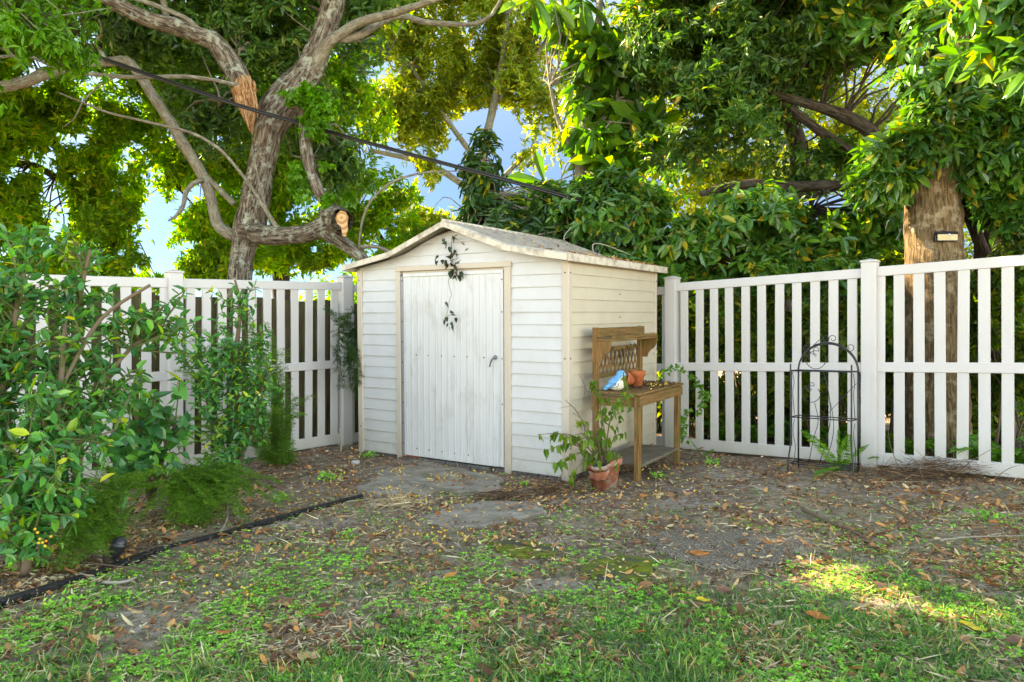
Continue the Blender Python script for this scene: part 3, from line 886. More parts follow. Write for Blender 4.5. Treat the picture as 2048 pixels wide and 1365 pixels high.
def picket_fence(label, runs, inner):
    """runs: list of (pA, pB, zA, zB, hA,hB, postA, postB)"""
    root = empty('picket_fence', (runs[0][0][0], runs[0][0][1], runs[0][2]), label, 'fence')
    loc = np.array(root.location)
    for (pa, pb, za, zb, ta, tb, postA, postB) in runs:
        d = norm(pb - pa); nrm2 = np.array([-d[1], d[0]]); Lr = np.linalg.norm(pb - pa)

        def frame(s0, z0, s1, z1):
            ax = norm(np.array([*(d * (s1 - s0)), z1 - z0])); ay = np.array([nrm2[0], nrm2[1], 0]); az = np.cross(ax, ay)
            M = np.eye(4); M[:3, 0] = ax; M[:3, 1] = ay; M[:3, 2] = az; M[:3, 3] = np.array([*(pa + d * s0), z0]) - loc
            return M, math.hypot(s1 - s0, z1 - z0)
        for has, p, z, tp in ((postA, pa, za, ta), (postB, pb, zb, tb)):
            if not has: continue
            M = np.eye(4); M[:2, 0] = d; M[:2, 1] = nrm2; M[:3, 3] = np.array([*p, z]) - loc
            hgt = tp - z
            post = MB().bbox((-.064, -.064, -.3), (.064, .064, hgt + .05), .004, M).build('post', M_white, root)
            cp = MB(); cp.bbox((-.071, -.071, hgt + .0505), (.071, .071, hgt + .068), .003, M)
            Vc = np.array([(-.068, -.068, hgt + .0685), (.068, -.068, hgt + .0685), (.068, .068, hgt + .0685), (-.068, .068, hgt + .0685), (0, 0, hgt + .088)]) @ M[:3, :3].T + M[:3, 3]
            cp.add(Vc, np.array([[0, 1, 4], [1, 2, 4], [2, 3, 4], [3, 0, 4]])); cp.build('post_cap', M_white, post)
        s0 = .0645 if postA else 0; s1 = Lr - (.0645 if postB else 0)
        zl = lambda s, a, b: a + (b - a) * s / Lr
        for nm, off, hh, th in (('top_rail', None, .088, .022), ('middle_rail', .5, .088, .022), ('bottom_rail', 0, .115, .022)):
            if off is None: a, b = ta - .088, tb - .088
            elif off == 0: a, b = za + .0, zb + .0
            else: a, b = za + (ta - za) * .475 - .01, zb + (tb - zb) * .475 - .01
            M, ln = frame(s0, zl(s0, a, b), s1, zl(s1, a, b))
            MB().bbox((0, -th, 0), (ln, th, hh), .004, M).build(nm, M_white, root)
        npk = max(1, round((s1 - s0) / .163)); gap = (s1 - s0) / npk
        if (s1 - s0) < 1.5: gap = .163; npk = int((s1 - s0) / gap)
        for k in range(npk):
            sc_ = s0 + gap * (k + .5) if postA or not postB else s1 - gap * (k + .5)
            M = np.eye(4); M[:2, 0] = d; M[:2, 1] = nrm2; M[:3, 3] = np.array([*(pa + d * sc_), 0]) - loc
            zb0 = zl(sc_, za, zb) + .05; zt0 = zl(sc_, ta, tb) - .04
            ta_ = FR_R.normal() * .0035; M[:3, 2] = norm(np.array([*(d * ta_), 1.0])); M[:3, 3] += -M[:3, 2] * 0
            MB().bbox((-.043, -.011, zb0), (.043, .011, zt0), .003, M).build('picket', M_white, root)
    return root


picket_fence('white vinyl picket fence running left of the shed, behind the bushes',
             [(L1, L2, .058, -.013, 1.858, 1.788, True, True), (L2, L3, -.013, -.07, 1.788, 1.73, False, True), (L1, L1 + dl * 1.3, .04, .05, 1.84, 1.85, False, False)], 1)
picket_fence('white vinyl picket fence running right of the shed, behind the wire plant stand',
             [(Rr1, Rr2, .03, .07, 1.83, 1.87, True, True), (Rr2, Rr3, .07, .09, 1.875, 1.92, False, True), (Rr1, Rr1 + dr * 1.3, .03, .03, 1.80, 1.80, False, False)], 1)

# brown board fence behind the left run
ndl = np.array([-dl[1], dl[0]])
bf = empty('board_fence', (*(L2 + ndl * .32), 0), 'weathered dark brown board fence seen through the left white fence', 'fence')
s = -3.4; r = np.random.default_rng(3)
while s < 3.0:
    wd = .14
    c2 = L2 + dl * s + ndl * (.34 + r.uniform(-.006, .006)); M = np.eye(4); M[:2, 0] = dl; M[:2, 1] = ndl; M[:3, 3] = np.array([*c2, 0]) - np.array(bf.location)
    MB().bbox((0, -.01, -.1), (wd, .01, 1.66 + r.uniform(-.02, .02)), .003, M).build('board', M_brownf, bf)
    s += wd + .006
mbr = MB()
for z in (.35, 1.45):
    M = np.eye(4); M[:2, 0] = dl; M[:2, 1] = ndl; M[:3, 3] = np.array([*(L2 + dl * -3.4 + ndl * .37), 0]) - np.array(bf.location); mbr.bbox((0, 0, z), (6.4, .04, z + .09), .003, M)
mbr.build('rail', M_brownf, bf)

# ------------------------------------------------------------------ potting bench and what is on it
BL = np.array([.70, 6.30])
bench = empty('potting_bench', (BL[0], BL[1], .003), 'weathered wooden potting bench with lattice back against the shed side', 'bench', basis=(bx, by, bz))


def bw(x, y, z):
    return np.array([BL[0], BL[1], .003]) + bx * x + by * y + bz * z


BD, BLn = .43, 1.05
for (x, y, h, wx, wy) in [(BD - .045, .01, .745, .045, .062), (BD - .045, BLn - .07, .745, .045, .062), (0, 0, 1.315, .04, .062), (0, BLn - .062, 1.315, .04, .062)]:
    MB().bbox((x, y, -.02), (x + wx, y + wy, h), .004).build('leg', M_wood, bench)
mb = MB(); r = np.random.default_rng(4)
for k in range(5):
    x0 = -.005 + k * .091
    if k == 0: mb.bbox((x0 + .046, -.02, .7455), (x0 + .088, BLn + .03, .766), .003)
    else: mb.bbox((x0, -.03, .7455 + r.uniform(0, .002)), (x0 + .088, BLn + .03, .766 + r.uniform(0, .002)), .003)
mb.build('tabletop', M_woodY, bench)
mb = MB(); mb.bbox((BD - .0005, -.0, .655), (BD + .018, BLn, .742), .003); mb.build('front_apron', M_woodY, bench)
for y0 in (.015, BLn - .05):
    MB().bbox((.042, y0 + .01, .64), (BD - .047, y0 + .03, .725), .003).build('end_apron', M_woodX, bench)
mb = MB()
for k in range(9):
    y0 = .08 + k * .099; mb.bbox((.02, y0, .135), (BD + .005, y0 + .093, .153), .003)
for x0 in (.045, BD - .07): mb.bbox((x0, .075, .095), (x0 + .02, BLn - .075, .1345), .003)
mb.build('lower_shelf', M_greyw, bench)
mb = MB(); mb.bbox((.0405, .005, 1.225), (.058, BLn - .005, 1.312), .003); mb.build('back_board', M_woodY, bench)
mb = MB(); mb.bbox((.0405, .0, 1.195), (.19, BLn + .0, 1.216), .003); mb.bbox((.176, .01, 1.2165), (.19, BLn - .01, 1.245), .003); mb.build('upper_shelf', M_woodY, bench)
for y0 in (-.004, BLn - .016):
    poly = [(.0405, 1.194), (.185, 1.194), (.185, 1.15), (.165, 1.11), (.12, 1.075), (.095, 1.045), (.088, 1.01), (.0405, 1.01)]
    if y0 < 0: poly = [(x - .03 if x < .05 else x, z) for x, z in poly]
    mb = MB(); mb.prism(poly, 1, y0 - (.016 if y0 < 0 else 0), y0 + (0 if y0 < 0 else .02)); mb.build('bracket', M_wood, bench, fix=True)
mb = MB()
mb.bbox((.005, .063, .865), (.022, BLn - .063, .905), .002); mb.bbox((.005, .063, 1.10), (.022, BLn - .063, 1.135), .002); mb.build('lattice_rail', M_woodY, bench)
mb = MB(); y0_, y1_, z0_, z1_ = .064, BLn - .064, .906, 1.099
for sgn, xo in ((1, .0075), (-1, .0135)):
    for c_ in np.arange(-.4, 1.4, .085):
        # strip of slope 1.15 clipped to the panel
        pts = []
        for tz in np.linspace(z0_, z1_, 9):
            yy = c_ + sgn * (tz - z0_) * .62 + (0 if sgn > 0 else .1)
            pts.append((yy, tz))
        pts = [(a, b) for a, b in pts if y0_ + .01 < a < y1_ - .01]
        if len(pts) < 2: continue
        (a, b), (c2, d2) = pts[0], pts[-1]
        dvec = norm(np.array([c2 - a, d2 - b])); pv = np.array([-dvec[1], dvec[0]]) * .011
        Vv = []
        for xx in (xo - .0025, xo + .0025):
            for (p0, sg) in (((a, b), 1), ((a, b), -1), ((c2, d2), -1), ((c2, d2), 1)): Vv.append((xx, p0[0] + sg * pv[0], p0[1] + sg * pv[1]))
        mb.add(np.array(Vv), np.array([[0, 1, 2, 3], [7, 6, 5, 4], [0, 4, 5, 1], [1, 5, 6, 2], [2, 6, 7, 3], [3, 7, 4, 0]]))
mb.build('lattice', M_wood, bench)
# cord looped over the lattice
mb = MB(); pts = []
for k in range(95):
    y = .08 + k / 94 * .9; ph = k / 94 * 9 * 2 * math.pi
    pts.append(tuple(bw(.024 + .006 * math.sin(ph * .5), y + .018 * math.sin(ph), 1.05 + .10 * math.cos(ph) * (.8 + .25 * math.sin(k * .7)))))
mb.tube(pts, .0032, 6, step=.02)
o = mb.build('cord', M_cable, None, True); tag(o, 'black cord looped over the lattice of the potting bench', 'cord')

# litter on the table
r = np.random.default_rng(15); n = 1100
x = r.uniform(.05, BD - .0, n); y = np.clip(r.normal(.72, .22, n), .05, BLn); P = np.array([bw(a, b, .769 + c2) for a, b, c2 in zip(x, y, r.uniform(0, .008, n))])
Vl, Fl = leaf_arrays(P, r.normal(size=(n, 3)) * [1, 1, .25], np.array([0, 0, 1]) + .4 * r.normal(size=(n, 3)), r.uniform(.012, .035, n), r.uniform(.006, .014, n), 'diamond', .2)
o = link('table_litter', mesh_np('table_litter', Vl, Fl, L_mulch)); tag(o, 'dark crumbled leaf debris spread over the bench top', 'leaf litter', kind='stuff')

# bird figurine
bc = bw(.19, .10, .768)
bird = empty('bird_figurine', bc, 'blue and white garden bird figurine sitting on the bench top', 'figurine')
fw = norm(np.array([.97, .05, 0])); sd = np.array([-fw[1], fw[0], 0])


def bird_body(scale=1.0, sel=None):
    # spine stations along x (tail->beak): x, z centre, half width, half height
    st = [(-.098, .012, .004, .004), (-.085, .016, .014, .011), (-.068, .026, .024, .018), (-.045, .046, .040, .036), (-.015, .060, .052, .056), (.018, .068, .055, .066), (.042, .085, .050, .062),
          (.056, .105, .042, .050), (.070, .122, .034, .034), (.080, .127, .022, .022), (.088, .127, .006, .006)]
    n = 28; th = np.arange(n) / n * 2 * math.pi; V = []
    for (x, z, hw, hh) in st:
        for a in th:
            V.append((x, hw * math.cos(a), max(.001, z + hh * math.sin(a))))
    V = np.array(V)
    # head: shift up stations into an upright pose
    q = []
    for i in range(len(st) - 1):
        for j in range(n): q.append([i * n + j, i * n + (j + 1) % n, (i + 1) * n + (j + 1) % n, (i + 1) * n + j])
    return V, q


def ell(mb, c, rad, nu=24, nv=16, tilt=0.0, zmin=None):
    th = np.linspace(0, 2 * math.pi, nu, endpoint=False); ph = np.linspace(0, math.pi, nv)
    V = np.stack([np.sin(ph)[:, None] * np.cos(th), np.sin(ph)[:, None] * np.sin(th), np.cos(ph)[:, None] * np.ones(nu)], -1).reshape(-1, 3) * rad
    ca, sa = math.cos(tilt), math.sin(tilt)
    V = V @ np.array([[ca, 0, sa], [0, 1, 0], [-sa, 0, ca]]).T + np.asarray(c)
    if zmin is not None: V[:, 2] = np.maximum(V[:, 2], zmin)
    q = [[i * nu + j, i * nu + (j + 1) % nu, (i + 1) * nu + (j + 1) % nu, (i + 1) * nu + j] for i in range(nv - 1) for j in range(nu)]
    mb.add(V, np.array(q))


# one continuous body through a metaball-like union remeshed with voxels
tmp = MB()
ell(tmp, (.0, 0, .058), (.074, .052, .058), tilt=-.15, zmin=.0)
ell(tmp, (.022, 0, .085), (.050, .046, .058), tilt=.2)
ell(tmp, (.032, 0, .128), (.040, .036, .036))
ell(tmp, (-.055, 0, .040), (.052, .030, .022), tilt=-.35)
ell(tmp, (-.092, 0, .014), (.022, .018, .012), tilt=-.2, zmin=.0)
ell(tmp, (.070, 0, .124), (.016, .009, .008), tilt=.1)
Vb = np.concatenate(tmp.V)
RB = np.stack([fw, sd, [0, 0, 1]], 1)
o = tmp.build('body', M_cream, bird)
md = o.modifiers.new('remesh', 'REMESH'); md.mode = 'VOXEL'; md.voxel_size = .0035
md2 = o.modifiers.new('smooth', 'SMOOTH'); md2.iterations = 6; md2.factor = .6
dg = bpy.context.evaluated_depsgraph_get(); me2 = bpy.data.meshes.new_from_object(o.evaluated_get(dg)); o.modifiers.clear()
me2.materials.clear(); me2.materials.append(M_cream); me2.materials.append(M_blue); me2.materials.append(M_ink)
co = np.zeros(len(me2.vertices) * 3, np.float32); me2.vertices.foreach_get('co', co); co = co.reshape(-1, 3)
mi = []
for pl in me2.polygons:
    c3 = co[list(pl.vertices)].mean(0); x, y, z = c3; ay = abs(y)
    lim = np.interp(x, [-.12, -.06, -.02, .01, .03, .06, .09], [-.01, .012, .05, .092, .112, .122, .112])
    blue = z > lim - .12 * max(0, ay - .03) * 0
    m_i = 1 if blue else 0
    if x > .062 and z < .121: m_i = 2 if x < .075 else 1
    if abs(x - .048) < .010 and abs(z - .131) < .006 and ay > .02: m_i = 2 if abs(x - .048) < .0045 else 0
    # wing lines
    wx = x + .03; wz = z - .05
    rr = math.hypot(wx * .8, wz)
    if ay > .03 and -.075 < x < .005 and z < .085 and (abs((rr * 60) % 1 - .5) < .13) and wz < .01: m_i = 2
    mi.append(m_i)
me2.polygons.foreach_set('material_index', np.array(mi, np.int32)); me2.polygons.foreach_set('use_smooth', np.ones(len(mi), bool))
co2 = co @ RB.T.astype(np.float32) * 1.08
me2.vertices.foreach_set('co', co2.ravel()); me2.update()
o.data = me2

# clay pots on the bench


def pot_profile(r0, r1, h, rim=.022, th=.008):
    return [(0.001, .0), (r0, 0), (r1 - .006 - (r1 - r0) * .2, h - rim - .012), (r1 - .002, h - rim), (r1, h), (r1 - th, h), (r1 - th - .004, h - rim), (r0 - th + .004, .012), (0.001, .012)]


pc = bw(.20, .52, .768)
pot = empty('clay_pot', pc, 'upright terracotta pot with holes in its side on the bench top', 'pot')
mb = MB(); mb.lathe(pot_profile(.046, .080, .145, .04), (0, 0, 0), 40); mb.build('body', M_terra, pot, True)
mb = MB()
for a in np.linspace(0, 2 * math.pi, 9, endpoint=False):
    for k, z in enumerate((.045, .065)):
        aa = a + k * .35; rr = .046 + (.08 - .046) * z / .145 * .8 + .0015
        cx, cy = rr * math.cos(aa), rr * math.sin(aa)
        M = np.eye(4); M[:3, 0] = (-math.sin(aa), math.cos(aa), 0); M[:3, 1] = (0, 0, 1); M[:3, 2] = (math.cos(aa), math.sin(aa), 0); M[:3, 3] = (cx, cy, z)
        mb.lathe([(0, .0006), (.0075, .0005), (.0075, -.004)], (0, 0, 0), 12, M)
mb.build('holes', M_dark, pot)
pc = bw(.215, .375, .768)
pot = empty('clay_pot', pc, 'terracotta pot tipped over beside the blue bird', 'pot')
ca, sa = math.cos(1.25), math.sin(1.25)
Rt = np.array([[ca, 0, -sa], [0, 1, 0], [sa, 0, ca]])
az = math.radians(28); Rz = np.array([[math.cos(az), -math.sin(az), 0], [math.sin(az), math.cos(az), 0], [0, 0, 1]])
M = np.eye(4); M[:3, :3] = Rz @ Rt; M[:3, 3] = (.0, .0, .062)
mb = MB(); mb.lathe([(0.001, 0), (.032, 0), (.040, .015), (.041, .017), (.048, .03), (.051, .034), (.055, .058), (.061, .062), (.063, .10), (.057, .10), (.052, .06), (.028, .012), (.001, .012)], (0, 0, 0), 40, M); mb.build('body', M_terra, pot, True)

# ------------------------------------------------------------------ potted shrub beside the shed corner
pp = onground(1208, 978); pp[2] = float(gz(pp[0], pp[1])) - .01
ps = empty('potted_shrub', pp, 'wilting leggy shrub in a broken terracotta pot beside the bench', 'potted plant')
prof = np.array(pot_profile(.095, .148, .27, .05, .012)); n = 48
mb = MB(); mb.lathe(prof, (0, 0, 0), n)
Vp = mb.V[0].reshape(len(prof), n, 3); th = np.arange(n) / n * 2 * math.pi
low = np.clip(np.cos(th - math.radians(205)) * 1.6, 0, 1) * .055 + .012 * np.abs(np.sin(th * 5))
for k in (3, 4, 5, 6): Vp[k, :, 2] -= low * (1 if k in (4, 5) else .9)
mb.V[0] = Vp.reshape(-1, 3); mb.build('pot', M_terra2, ps, True)
mb = MB(); mb.lathe([(0, .20), (.12, .195)], (0, 0, 0), 24); mb.build('potting_soil', M_block, ps)
r = np.random.default_rng(12)
mb = MB(); base = []; dirs = []
targets = [(1075, 870, 5.5, 1), (1095, 900, 5.6, 1), (1130, 800, 5.7, 0), (1150, 840, 5.7, 1), (1165, 760, 5.9, 0), (1180, 815, 5.8, 1), (1205, 860, 5.7, 1), (1235, 800, 5.8, 1), (1215, 790, 5.9, 1), (1110, 930, 5.55, 1), (1140, 960, 5.5, 1),
           (1250, 870, 5.75, 1), (1160, 880, 5.6, 1), (1190, 930, 5.5, 1), (1235, 925, 5.55, 1), (1100, 870, 5.7, 1), (1150, 870, 5.8, 0), (1185, 760, 5.85, 1)]
for (px, py, Y, lf) in targets:
    tip = at(px, py, Y) - pp; b0 = np.array([r.uniform(-.05, .05), r.uniform(-.05, .05), .2]); mid = b0 * .45 + tip * .55 + np.array([0, 0, .10])
    P_, r_ = resample([b0, mid, tip], [.007, .005, .002], .03); mb.tube(P_, r_, 5)
    for i in range(3, len(P_)):
        if lf and r.random() < .6 * (i / len(P_)) + .1:
            for _ in range(2): base.append(P_[i]); dirs.append([r.normal() * .5, r.normal() * .5, -1.0])
        if not lf and r.random() < .5:
            e = P_[i] + r.normal(size=3) * .05; mb.tube([P_[i], e], [.002, .001], 4)
mb.build('stems', M_twig, ps, True)
base = np.array(base) + r.normal(size=(len(base), 3)) * .012; dirs = np.array(dirs)
Vl, Fl = leaf_arrays(base, dirs, r.normal(size=(len(base), 3)) + [0, -1, 0], r.uniform(.05, .095, len(base)), r.uniform(.028, .05, len(base)), 'heart', .15)
link('foliage', mesh_np('foliage', Vl, Fl, L_wilt), ps)

# hanging tendrils from the bench top
tv = empty('trailing_vine', bw(.2, .2, .775), 'limp green vine draped over the end of the bench top', 'vine')
mb = MB(); base = []
for (px0, px1, pyb) in ((1246, 1234, 830), (1250, 1243, 805), (1247, 1231, 862), (1253, 1264, 820)):
    a = at(px0, 745, 6.2); b = at(px0 + 2, 785, 5.98); c2 = at(px1, pyb, 5.95)
    P_, r_ = resample([a, b, (b + c2) / 2 + r.normal(size=3) * .01, c2], [.002] * 4, .02); mb.tube(P_ - np.array(tv.location), .0018, 4)
    for p in P_[2::1]:
        if r.random() < (.55 if p[2] < .78 else .18): base.append(p)
mb.build('stems', M_gstem, tv)
base = np.array(base) + r.normal(size=(len(base), 3)) * .012
Vl, Fl = leaf_arrays(base, r.normal(size=base.shape) * .6 + [0, -.2, -1], r.normal(size=base.shape) + [0, -1, 0], r.uniform(.03, .06, len(base)), r.uniform(.018, .035, len(base)), 'heart', .2)
link('foliage', mesh_np('foliage', Vl - np.array(tv.location), Fl, L_wilt), tv)

# ------------------------------------------------------------------ vine on the shed gable
gv = empty('hanging_vine', shedw(1.2, -.03, 2.1), 'dark green vine hanging from the gable over the shed door', 'vine')
gl = np.array(gv.location)
FY = 6.72
leafpx = [(887, 482), (892, 492), (905, 478), (900, 500), (905, 510), (910, 505), (915, 508), (903, 520), (877, 517), (874, 527), (884, 530), (891, 525), (895, 533), (901, 530), (908, 535), (899, 548), (905, 545), (912, 548), (910, 556),
          (919, 557), (912, 540), (926, 490), (941, 502), (941, 525), (921, 548), (925, 553), (903, 552), (914, 530), (891, 609), (900, 628), (904, 632), (912, 640), (890, 645), (894, 652), (902, 650), (905, 655), (897, 658), (893, 640)]
stempx = [[(905, 470), (903, 490), (905, 520), (908, 545), (897, 560), (900, 578), (903, 590), (899, 600), (896, 620), (890, 636), (884, 640)], [(905, 520), (925, 512), (935, 505), (942, 495)], [(928, 487), (929, 510), (915, 525), (905, 532)], [(890, 636), (900, 630), (908, 632)],
           [(905, 475), (918, 470), (928, 487)], [(895, 535), (905, 520)], [(942, 495), (941, 525)]]
mb = MB()
for st in stempx:
    P_, r_ = resample([at(a, b, FY - .04 * ((i * 7) % 3) / 3) - gl for i, (a, b) in enumerate(st)], [.003] * len(st), .015); mb.tube(P_, np.linspace(.003, .0018, len(P_)), 5)
mb.build('stem', M_twig, gv, True)
r = np.random.default_rng(31)
base = np.array([at(a, b - 5, FY - r.uniform(.0, .07)) - gl for a, b in leafpx])
base = np.concatenate([base, base[:28] + r.normal(size=(28, 3)) * .014])
Vl, Fl = leaf_arrays(base, r.normal(size=base.shape) * .5 + [0, -.2, -1], r.normal(size=base.shape) * .7 + [0, -1, .3], r.uniform(.04, .065, len(base)), r.uniform(.025, .04, len(base)), 'heart', .25)
link('foliage', mesh_np('foliage', Vl, Fl, L_vine), gv)

# ------------------------------------------------------------------ wire plant stand
FLp = np.array([2.497, 6.455]); FRp = np.array([2.886, 6.12]); bk_ = np.array([.13, .15])
pst = empty('plant_stand', (*FLp, .03), 'black wire plant stand with arched scrolled back before the right fence', 'plant stand')
pl_ = np.array(pst.location)
ex = np.array([*norm(FRp - FLp), 0]); ey = np.array([*norm(bk_), 0]); W_ = np.linalg.norm(FRp - FLp)


def sp(x, y, z): return ex * x + ey * y + np.array([0, 0, z])


DB = .2
mb = MB()
for x in (0, W_):
    o_ = -.03 if x == 0 else .03
    mb = MB(); mb.tube([sp(x + o_ * .6, -.02, -.03), sp(x + o_ * .5, -.01, .12), sp(x, 0, .26), sp(x, 0, .6), sp(x, 0, .965)], .0075, 8, step=.03); mb.build('front_leg', M_iron, pst, True)
    mb = MB(); mb.tube([sp(x, DB, -.03), sp(x, DB, .92)], .0085, 8); mb.build('back_leg', M_iron, pst, True)
mb = MB(); th = np.linspace(math.pi, 0, 30); P_ = [sp(W_ / 2 + W_ / 2 * math.cos(a), DB, .90 + .255 * math.sin(a)) for a in th]; mb.tube(P_, .008, 8); mb.tube([p + np.array([0, 0, -.012]) + ey * -.01 for p in P_], .005, 8); mb.build('arch', M_iron, pst, True)


def scroll(cx, cz, rad, a0, turns, y=DB, sgn=1, nn=40):
    out = []
    for k in range(nn):
        f = k / (nn - 1); a = a0 + sgn * f * turns * 2 * math.pi; rr = rad * (1 - .65 * f)
        out.append(sp(cx + rr * math.cos(a), y, cz + rr * math.sin(a)))
    return out


mb = MB()
for args in [(W_ / 2 - .02, 1.19, .034, -1.2, 1.1, DB, 1), (W_ / 2 + .045, 1.19, .036, 3.6, 1.1, DB, -1), (W_ * .87, 1.115, .036, -2.0, 1.05, DB, 1), (W_ * .14, 1.11, .032, 5.0, 1.1, DB, -1)]:
    MB().tube(scroll(*args), .0032, 6).build('top_scroll', M_iron, pst, True)
MB().tube([sp(W_ * .16, DB, 1.08), sp(W_ * .36, DB, 1.18)], .0035, 6).build('top_wire', M_iron, pst, True)
# apple shaped outlines and leaf curls on the back
for (cx, cz, rad) in ((W_ * .30, 1.0, .082), (W_ * .22, .69, .075)):
    mb = MB(); a = np.linspace(math.radians(70), math.radians(70 + 330), 40); mb.tube([sp(cx + rad * math.cos(q) * (1 + .08 * math.cos(2 * q)), DB, cz + rad * math.sin(q)) for q in a], .0035, 6)
    mb.tube([sp(cx + .01, DB, cz + rad * .5), sp(cx - .02, DB, cz + rad * .8), sp(cx - .015, DB, cz + rad * 1.25), sp(cx + .012, DB, cz + rad * 1.4), sp(cx + .03, DB, cz + rad * 1.0)], .003, 6, step=.01)
    mb.tube([sp(cx - rad * 1.0, DB, cz + rad * .75), sp(cx - rad * .4, DB, cz + rad * .72), sp(cx + .0, DB, cz + rad * .3)], .003, 6, step=.01)
    mb.build('back_scroll', M_iron, pst, True)
mb = MB()
mb.tube([sp(W_ * .42, DB, .91), sp(W_ * .52, DB, .7), sp(W_ * .54, DB, .45), sp(W_ * .44, DB, .2), sp(W_ * .35, DB, .06)], .0035, 6, step=.02)
mb.tube([sp(W_ * .52, DB, .68), sp(W_ * .60, DB, .45), sp(W_ * .56, DB, .25), sp(W_ * .42, DB, .06)], .003, 6, step=.02)
mb.tube([sp(W_ * .28, DB, .61), sp(W_ * .34, DB, .45), sp(W_ * .26, DB, .28), sp(W_ * .18, DB, .06)], .003, 6, step=.02)
mb.tube([sp(W_ * .97, DB, .80), sp(W_ * .40, DB, .46)], .003, 6)
mb.build('stem_wires', M_iron, pst, True)
for z, nm in ((.905, 5), (.49, 2), (.075, 3)):
    mb = MB()
    for y in np.linspace(0, DB, nm): mb.tube([sp(-.005, y, z), sp(W_ + .005, y, z)], .0055 if y in (0, DB) else .004, 6)
    for x in (0, W_): mb.tube([sp(x, 0, z), sp(x, DB, z)], .0055, 6)
    mb.build('shelf', M_iron, pst, True)
for x in (0, W_):
    mb = MB(); mb.tube([sp(x, .05, .89), sp(x, .09, .8), sp(x, .06, .7), sp(x, .1, .5)], .003, 6, step=.02); mb.tube(scroll(0, .68, .03, 0, 1.1, .07), .003, 6) if False else None
    mb.tube([sp(x, .1, .46), sp(x, .06, .36), sp(x, .12, .2), sp(x, .06, .04)], .003, 6, step=.02); mb.build('side_scroll', M_iron, pst, True)

# ------------------------------------------------------------------ ferns


def frond(bases, dirs, Ls, r, pin=.06, sag=.5, npair=26, name='frond', m=None, parent=None, acc=None):
    loc = np.array(parent.location)
    for b, d, L in zip(bases, dirs, Ls):
        d = norm(np.array(d, float)); t_ = np.linspace(0, 1, npair)
        P_ = b + d * L * t_[:, None] + np.array([0, 0, -1]) * (sag * L * t_ ** 2.2)[:, None]
        T_ = norm(np.gradient(P_, axis=0)); S_ = norm(np.cross(T_, [0, 0, 1.0]) + r.normal(size=3) * .15); N_ = np.cross(S_, T_)
        wdt = pin * np.sin(np.pi * np.clip(t_ * .93 + .1, 0, 1)) ** .7
        k = t_ > .08
        bs = np.concatenate([P_[k], P_[k]]); ds = np.concatenate([S_[k] + .35 * T_[k], -S_[k] + .35 * T_[k]]) + r.normal(size=(2 * k.sum(), 3)) * .07
        ns = np.concatenate([N_[k], N_[k]]) + .2 * r.normal(size=(2 * k.sum(), 3)); ls = np.concatenate([wdt[k], wdt[k]])
        Vl, Fl = leaf_arrays(bs - loc, ds, ns, ls, np.full(len(ls), L / npair * .95), 'oval', .1)
        if acc is not None:
            acc.add(Vl, Fl); continue
        mb = MB(); mb.add(Vl, Fl); mb.tube(P_ - loc, np.linspace(.0035, .001, npair), 4, False); mb.A = {}
        mb.build(name, m or L_fern, parent)


r = np.random.default_rng(41)
fb = at(1678, 940, 6.45); fb[2] = .03
fern = empty('sword_fern', fb, 'green sword fern growing up through the wire plant stand', 'fern')
tips = [(1610, 862, 6.2), (1678, 855, 6.45), (1700, 870, 6.3), (1640, 945, 5.9), (1735, 895, 6.2)]
frond([fb] * 5, [at(*t_) + np.array([0, 0, .12]) - fb for t_ in tips], [np.linalg.norm(at(*t_) - fb) * 1.3 for t_ in tips], r, .085, .22, 34, parent=fern)
for k in range(5):
    a = r.uniform(0, 6.28); frond([fb], [[math.cos(a), math.sin(a), .7]], [r.uniform(.16, .28)], r, .05, .5, 20, parent=fern)
fb = onground(1738, 932, .04); fb[2] = .04
fern = empty('sword_fern', fb, 'sword fern arching beside the fence post right of the plant stand', 'fern')
frond([fb, fb, fb, fb], [at(1760, 885, 6.3) + [0, 0, .06] - fb, [.7, -.3, .25], [.4, -.7, .2], [-.6, -.2, .4]], [.36, .25, .2, .15], r, .055, .3, 22, parent=fern)
fb = onground(1405, 915, .03); fb[2] = .04
fern = empty('sword_fern', fb, 'single fern frond poking out at the foot of the right fence near the bench', 'fern')
frond([fb, fb], [at(1378, 873, 7.3) - fb, [.6, -.1, .5]], [.3, .15], r, .05, .1, 20, parent=fern)
fb = onground(2035, 935, .06); fb[2] = .06
fern = empty('sword_fern', fb, 'small fern with broad leaflets at the far right end of the fence', 'fern')
frond([fb] * 3, [[.4, -.2, .6], [-.5, -.1, .8], [.9, 0, .3]], [.3, .26, .24], r, .06, .4, 18, parent=fern)
# undergrowth ferns behind right fence
fdir = norm(Rr2 - Rr1); fn = np.array([-fdir[1], fdir[0]])
if fn[1] < 0: fn = -fn
class _Acc: location = (0, 0, 0)


FACC = MB()
for k in range(30):
    s_ = r.uniform(-.4, 4.2); o_ = r.uniform(.3, 1.5); b2 = Rr1 + fdir * s_ + fn * o_
    nf = r.integers(5, 9); an = r.uniform(0, 6.28, nf)
    frond([np.array([*b2, .04])] * nf, [[math.cos(a), math.sin(a), r.uniform(.7, 1.8)] for a in an], r.uniform(.5, .9, nf), r, .08, .55, 22, parent=_Acc, acc=FACC)
FACC.A = {}
o = FACC.build('fern_undergrowth', L_fern); tag(o, 'mass of sword ferns growing behind the right white fence', 'ferns', kind='stuff')

# ------------------------------------------------------------------ broken tree behind the left fence
base_bt = at(480, 700, 10); base_bt[2] = 0
bt = empty('broken_tree', base_bt, 'large grey-barked tree with torn and sawn limbs behind the left fence', 'tree')


BRK = .80


